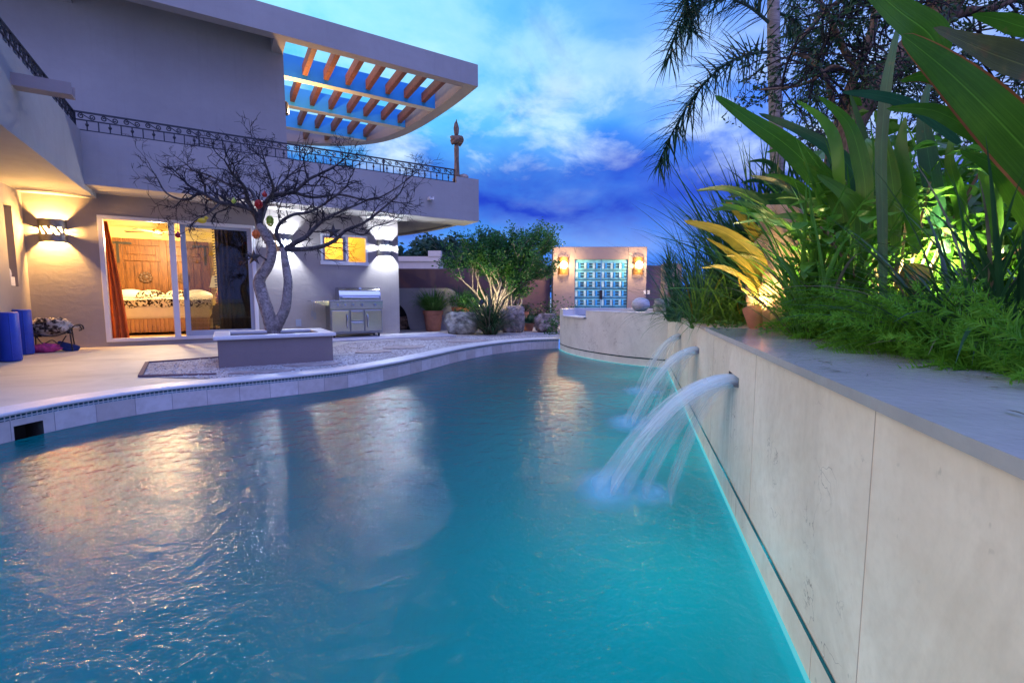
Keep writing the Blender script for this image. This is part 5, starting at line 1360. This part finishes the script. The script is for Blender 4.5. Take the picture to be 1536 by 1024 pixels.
gcov.leaves(pos,.045,aspect=.6); tag(gcov.build('ground_cover',M['leaf_ground']),'low leafy ground cover creeping along the bed edge','ground cover',None,'stuff')
lit=MB()
for _ in range(34):
    q=wall_pt(rnd(.2,3.8),rnd(-.52,-.06)); lit.blade((q.x,q.y,1.002+rnd(0,.004)),rnd(0,6.28),rnd(.02,.12),rnd(.02,.06),rnd(.006,.014),rnd(.0,.25),.3,4,'broad')
tag(lit.build('leaf_litter',M['grass_dry']),'small dry leaves fallen on the grey coping','leaf litter',None,'stuff')
# small yucca tree
yp=gp(1003,9.6,.95); t=thing('yucca','small yucca with a spiky head on a thin trunk beside the tan pillar','yucca',yp)
m=MB(); m.tube([(0,0,0),(.02,0,.45),(0,0,.95)],[.05,.04,.035],8); m.build('trunk',M['bark_brown'],t)
m=MB()
for _ in range(170): m.blade((0,0,rnd(.55,1.0)),rnd(0,2*PI),rnd(-.4,1.5),rnd(.35,.6),.03,rnd(0,.5),.2,4,'grass')
m.build('crown',M['leaf_dark'],t)
# palm
pd=6.2; pb_=gp(1164,pd,.9); palm=thing('palm_tree','slender palm with drooping feathery fronds at top of the photo','palm',pb_)
m=MB(); P=[at(x,y,pd)-pb_ for x,y in ((1170,470),(1168,330),(1164,190),(1161,90),(1160,10),(1160,-60),(1162,-130))]
m.tube(bez(P,5),[.09-.001*i for i in range(31)],14)
m.build('trunk',M['bark_palm'],palm,smooth=True)
def frond(pts,L,n=95):
    P=bez([at(*p)-pb_ for p in pts],10); k=len(P); m=MB(); m.tube(P,[.022*(1-.8*i/(k-1)) for i in range(k)],5)
    o=m.build('frond',M['leaf_palm'],palm); q=MB()
    for i in range(n):
        t=.10+.90*(i+rnd(0,.9))/n; x=t*(k-1); a=min(int(x),k-2); p=P[a].lerp(P[a+1],x-a); d=(P[a+1]-P[a]).normalized(); l=L*(.55+.6*math.sin(PI*min(1,t*.85+.08)))
        for _ in range(3):
            sd=d.orthogonal(); sd.rotate(Matrix.Rotation(rnd(0,6.28),3,d)); v=(sd.normalized()*rnd(.7,1.0)+d*rnd(.3,.7)+Vector((0,0,-.10))).normalized()
            q.blade(p,math.atan2(v.y,v.x),math.asin(max(-1,min(1,v.z))),l*rnd(.8,1.3),.022,rnd(.2,.7),.25,3,'grass')
    q.build('leaflets',M['leaf_palm'],o)
frond([(1160,40,6.2),(1120,8,6.15),(1072,-4,6.1),(1026,26,6.0),(1002,90,5.9)],.46,75)
frond([(1162,78,6.2),(1122,82,6.1),(1078,105,6.0),(1036,152,5.9),(1006,205,5.8),(986,250,5.8)],.44,80)
frond([(1160,-60,6.2),(1110,-70,6.1),(1060,-40,6.0),(1030,0,6.0),(1040,50,5.9)],.44,60)
frond([(1168,20,6.3),(1200,40,6.4),(1222,110,6.4),(1228,215,6.4)],.36,90)
frond([(1165,-60,6.3),(1215,-60,6.5),(1262,-10,6.6),(1290,70,6.6)],.38,80)
frond([(1165,-40,6.4),(1180,-40,6.9),(1195,30,7.2),(1210,110,7.3)],.36,70)
# shaggy tree over the planting
gd=4.4; gb=gp(1280,gd); gt_=thing('shaggy_tree','gnarled shaggy barked tree with tiny leaves hanging over the planting','tree',gb)
m=MB(); tws=MB(); tips=[]; rg2=random.Random(31)
def gl(pts,r0,r1):
    P=bez([at(*(p if len(p)==3 else (*p,gd)))-gb for p in pts],6); n=len(P); m.tube(P,[r0+(r1-r0)*i/(n-1) for i in range(n)],9); return P
limbs=[gl([(1285,470),(1278,330),(1262,240),(1275,185),(1312,130),(1362,76),(1412,25),(1450,-40)],.16,.09),
 gl([(1264,235),(1262,170),(1282,115),(1306,52),(1318,-10),(1330,-60)],.05,.025),
 gl([(1345,95),(1372,60),(1398,60),(1402,20),(1392,-30)],.06,.035),
 gl([(1400,45),(1440,20),(1480,15),(1540,-10)],.05,.03),
 gl([(1270,195),(1250,160),(1240,120),(1215,90),(1190,80)],.03,.012),
 gl([(1310,130),(1275,90),(1255,50),(1235,10),(1200,-30)],.035,.015),
 gl([(1282,115),(1250,100),(1220,120),(1190,130),(1140,135)],.02,.008),
 gl([(1318,-10),(1290,-20),(1260,0),(1225,30),(1200,60)],.03,.01),
 gl([(1362,76),(1420,90),(1470,80),(1530,100)],.035,.015),
 gl([(1412,25),(1380,-20),(1300,-50),(1230,-60)],.04,.015)]
for P in limbs:
    for c in range(6):
        i=rg2.randint(len(P)//3,len(P)-1); d=Vector((rg2.uniform(-.35,1),rg2.uniform(-.6,.6),rg2.uniform(-.7,.6))).normalized()
        grow(tws,P[i],d,.012,.42,3,.75,-.06,4,.0035,tips,rg2,(2,3))
m.build('trunk',M['bark_brown'],gt_,smooth=True)
m=MB(); pos=[];ds=[]
for q,d in tips:
    for _ in range(2): pos.append(q+Vector((rg2.gauss(0,.03),rg2.gauss(0,.03),rg2.gauss(0,.03)))); ds.append(d*.6)
m.leaves(pos,.05,aspect=.45,dirs=ds); o=m.build('crown',M['leaf_tree'],gt_); tws.build('twigs',M['twig'],o); print('shaggy leaves',len(pos))
# ------------------------------------------------------------------ garden spotlights
def lamp(name,typ,energy,color,loc,parent=None,size=.03,rot=None,spot=None,blend=.5):
    l=bpy.data.lights.new(name,typ); l.energy=energy; l.color=color
    if typ!='SUN': l.shadow_soft_size=size
    if spot: l.spot_size=spot; l.spot_blend=blend
    o=bpy.data.objects.new(name,l); COL.objects.link(o); o.location=loc; o.parent=parent
    if rot is not None: o.rotation_euler=rot
    return o
def spotlight(label,p,aim,mat,energy,color,sz=.07):
    t=thing('garden_spotlight',label,'spotlight',p,0,'spotlights hidden among the plants'); d=(Vector(aim)-Vector(p)).normalized(); c=Vector((0,0,.10))
    m=MB(); m.tube([c-d*.09,c-d*.05,c+d*.08,c+d*.10],[.03,sz*.75,sz,sz],16,caps=False); m.build('hood',mat,t,smooth='auto')
    m=MB(); m.tube([(0,0,-.02),c-d*.07],.012,6); m.build('stake',M['iron'],t)
    m=MB(); m.sphere(c+d*.02,.028,10,8); m.build('bulb',M['spot_glow'],t,smooth=True)
    lamp('spot_lamp','POINT',energy,color,c+d*.085,t,.03); return t
spotlight('terracotta coloured spotlight at the foot of the golden plant',gp(1133,3.70,.97),gp(1100,3.95,1.7),M['terracotta'],24,(1,.72,.28))
spotlight('bronze spotlight glowing inside the round leaved shrub',gp(1362,2.62,1.22),gp(1420,2.9,1.6),M['sconce_bronze'],115,(1,.88,.42))
spotlight('spotlight tucked behind the tall strap leaves below the long pointed leaf',gp(1225,3.25,.98),gp(1260,3.3,1.8),M['iron'],60,(1,.86,.38))
spotlight('small spotlight hidden under the green tree at the far terrace',Vector((at(722,480,13.9).x,13.75,DECK+.75)),at(745,420,14.5),M['iron'],110,(1,.86,.45))
# ------------------------------------------------------------------ lights inside the house, pool lights
lamp('bedroom_lamp','POINT',430,(1,.74,.38),H(-5.50,-2.6,2.72),None,.12)
lamp('bedside_lamp','POINT',50,(1,.62,.25),H(-4.24,-3.9,1.66),None,.06)
lamp('bathroom_lamp','POINT',60,(1,.60,.16),H(-1.4,-.9,2.95),None,.08)
def poollight(p,rz,e,col=(.12,.92,.86)):
    t=thing('pool_light','round underwater pool light in the basin wall','pool light',p,rz,'underwater pool lights')
    m=MB(); m.tube([(0,0,0),(0,-.03,0)],.13,20); m.build('niche_ring',M['steel'],t); m=MB(); m.tube([(0,-.031,0),(0,-.04,0)],.10,20); m.build('lens',emit('pool_lens',(.55,.95,1),.6) if 'pool_lens' not in bpy.data.materials else bpy.data.materials['pool_lens'],t)
    lamp('pool_lamp','POINT',e,col,(0,-.34,-.15),t,.10)
for s_,e in ((7.6,13),(5.6,9),(3.8,9),(2.0,9.5),(.4,11)):
    q=wall_pt(s_,.04); poollight((q.x,q.y,-.62),WROT+PI,e)
poollight((-4.45,.6,-1.0),PI/2,105,(.0,.56,.82))
# ------------------------------------------------------------------ sky
wd=bpy.data.worlds.new('World'); SC.world=wd; wd.use_nodes=True; nt=wd.node_tree; nt.nodes.clear()
class WN(NT):
    def __init__(s): s.t=nt
t=WN(); out=t.n('ShaderNodeOutputWorld'); bg=t.n('ShaderNodeBackground'); nt.links.new(bg.outputs[0],out.inputs[0])
tc=t.n('ShaderNodeTexCoord').outputs['Generated']; sx=t.n('ShaderNodeSeparateXYZ'); t.l(tc,sx.inputs[0]); X,Y,Z=sx.outputs
den=t.math('ADD',t.math('MAXIMUM',Z,0),.42)
cv=t.n('ShaderNodeCombineXYZ'); t.l(t.math('DIVIDE',X,den),cv.inputs[0]); t.l(t.math('DIVIDE',Z,den),cv.inputs[1]); t.l(t.math('DIVIDE',Y,den),cv.inputs[2])
mp=t.n('ShaderNodeMapping'); t.l(cv.outputs[0],mp.inputs[0]); mp.inputs['Location'].default_value=(4.3,1.2,.7); mp.inputs['Rotation'].default_value=(0,R(0),R(14)); mp.inputs['Scale'].default_value=(1.0,1.7,1.0); cvo=mp.outputs[0]
n1=t.noise(cvo,1.9,7,.50,.35); n2=t.noise(cvo,4.6,9,.58,.25)
azm=t.mapr(t.math('DIVIDE',X,t.math('ADD',t.math('ABSOLUTE',Y),.25)),-.28,.40)
base=t.mix(azm,(.04,.46,.98),(.07,.22,.90))
mid=t.mix(azm,(.16,.62,1.0),(.20,.37,.97)); hi=t.mix(azm,(.50,.88,1.0),(.52,.68,1.0))
f=t.math('ADD',t.math('MULTIPLY',n1,.66),t.math('MULTIPLY',n2,.34))
c=t.mix(t.mapr(f,.37,.55),base,mid); c=t.mix(t.mapr(f,.49,.72),c,hi)
sh=t.noise(cvo,2.6,7,.6,.4); c=t.mix(t.mapr(sh,.52,.66,0,.5),c,(.07,.17,.78))
zz=t.math('ADD',Z,t.math('MULTIPLY',t.math('SUBTRACT',n1,.5),.20))
band=t.ramp(zz,(0,0),(.05,.1),(.13,.5),(.185,1),(.245,.75),(.32,0),(1,0))
c=t.mix(t.math('MULTIPLY',band,t.mapr(n2,.36,.56,.80,1.0)),c,(.014,.048,.50))
low=t.ramp(zz,(0,1),(.07,1),(.13,.25),(.18,0),(1,0)); c=t.mix(t.math('MULTIPLY',low,.85),c,(.05,.20,.85))
puff=t.math('MULTIPLY',t.ramp(zz,(.20,0),(.27,1),(.36,.8),(.46,0)),t.mapr(n2,.47,.68)); c=t.mix(t.math('MULTIPLY',puff,.75),c,(.66,.84,1.0))
back=t.mapr(t.math('ADD',Y,t.math('MULTIPLY',t.mapr(X,-.4,-.95),-.6)),.10,-.35); c=t.mix(back,c,t.mix(t.mapr(X,-.80,-.30),(1.45,1.20,.98),(.26,.33,.95)))
t.l(c,bg.inputs[0]); bg.inputs[1].default_value=1.05
sun=lamp('sun','SUN',1.5,(.29,.36,.95),(0,0,30)); sun.data.angle=R(60); sd=Vector((.22,-.46,.86)); sun.rotation_euler=sd.to_track_quat('Z','Y').to_euler()
# ------------------------------------------------------------------ camera and render settings
cd=bpy.data.cameras.new('camera'); cd.sensor_width=36; cd.lens=36*FPX/1536; cd.clip_start=.02; cd.clip_end=2000
co=bpy.data.objects.new('camera',cd); COL.objects.link(co); co.location=CAM; co.rotation_euler=(PI/2-PITCH,0,0); SC.camera=co
SC.view_settings.view_transform='Standard'; SC.view_settings.look='None'; SC.view_settings.exposure=.28; SC.view_settings.gamma=1
cy=SC.cycles; cy.use_denoising=True; cy.max_bounces=8; cy.transparent_max_bounces=16; cy.diffuse_bounces=3; cy.glossy_bounces=3; cy.sample_clamp_indirect=4
try: cy.denoiser='OPENIMAGEDENOISE'
except Exception: pass
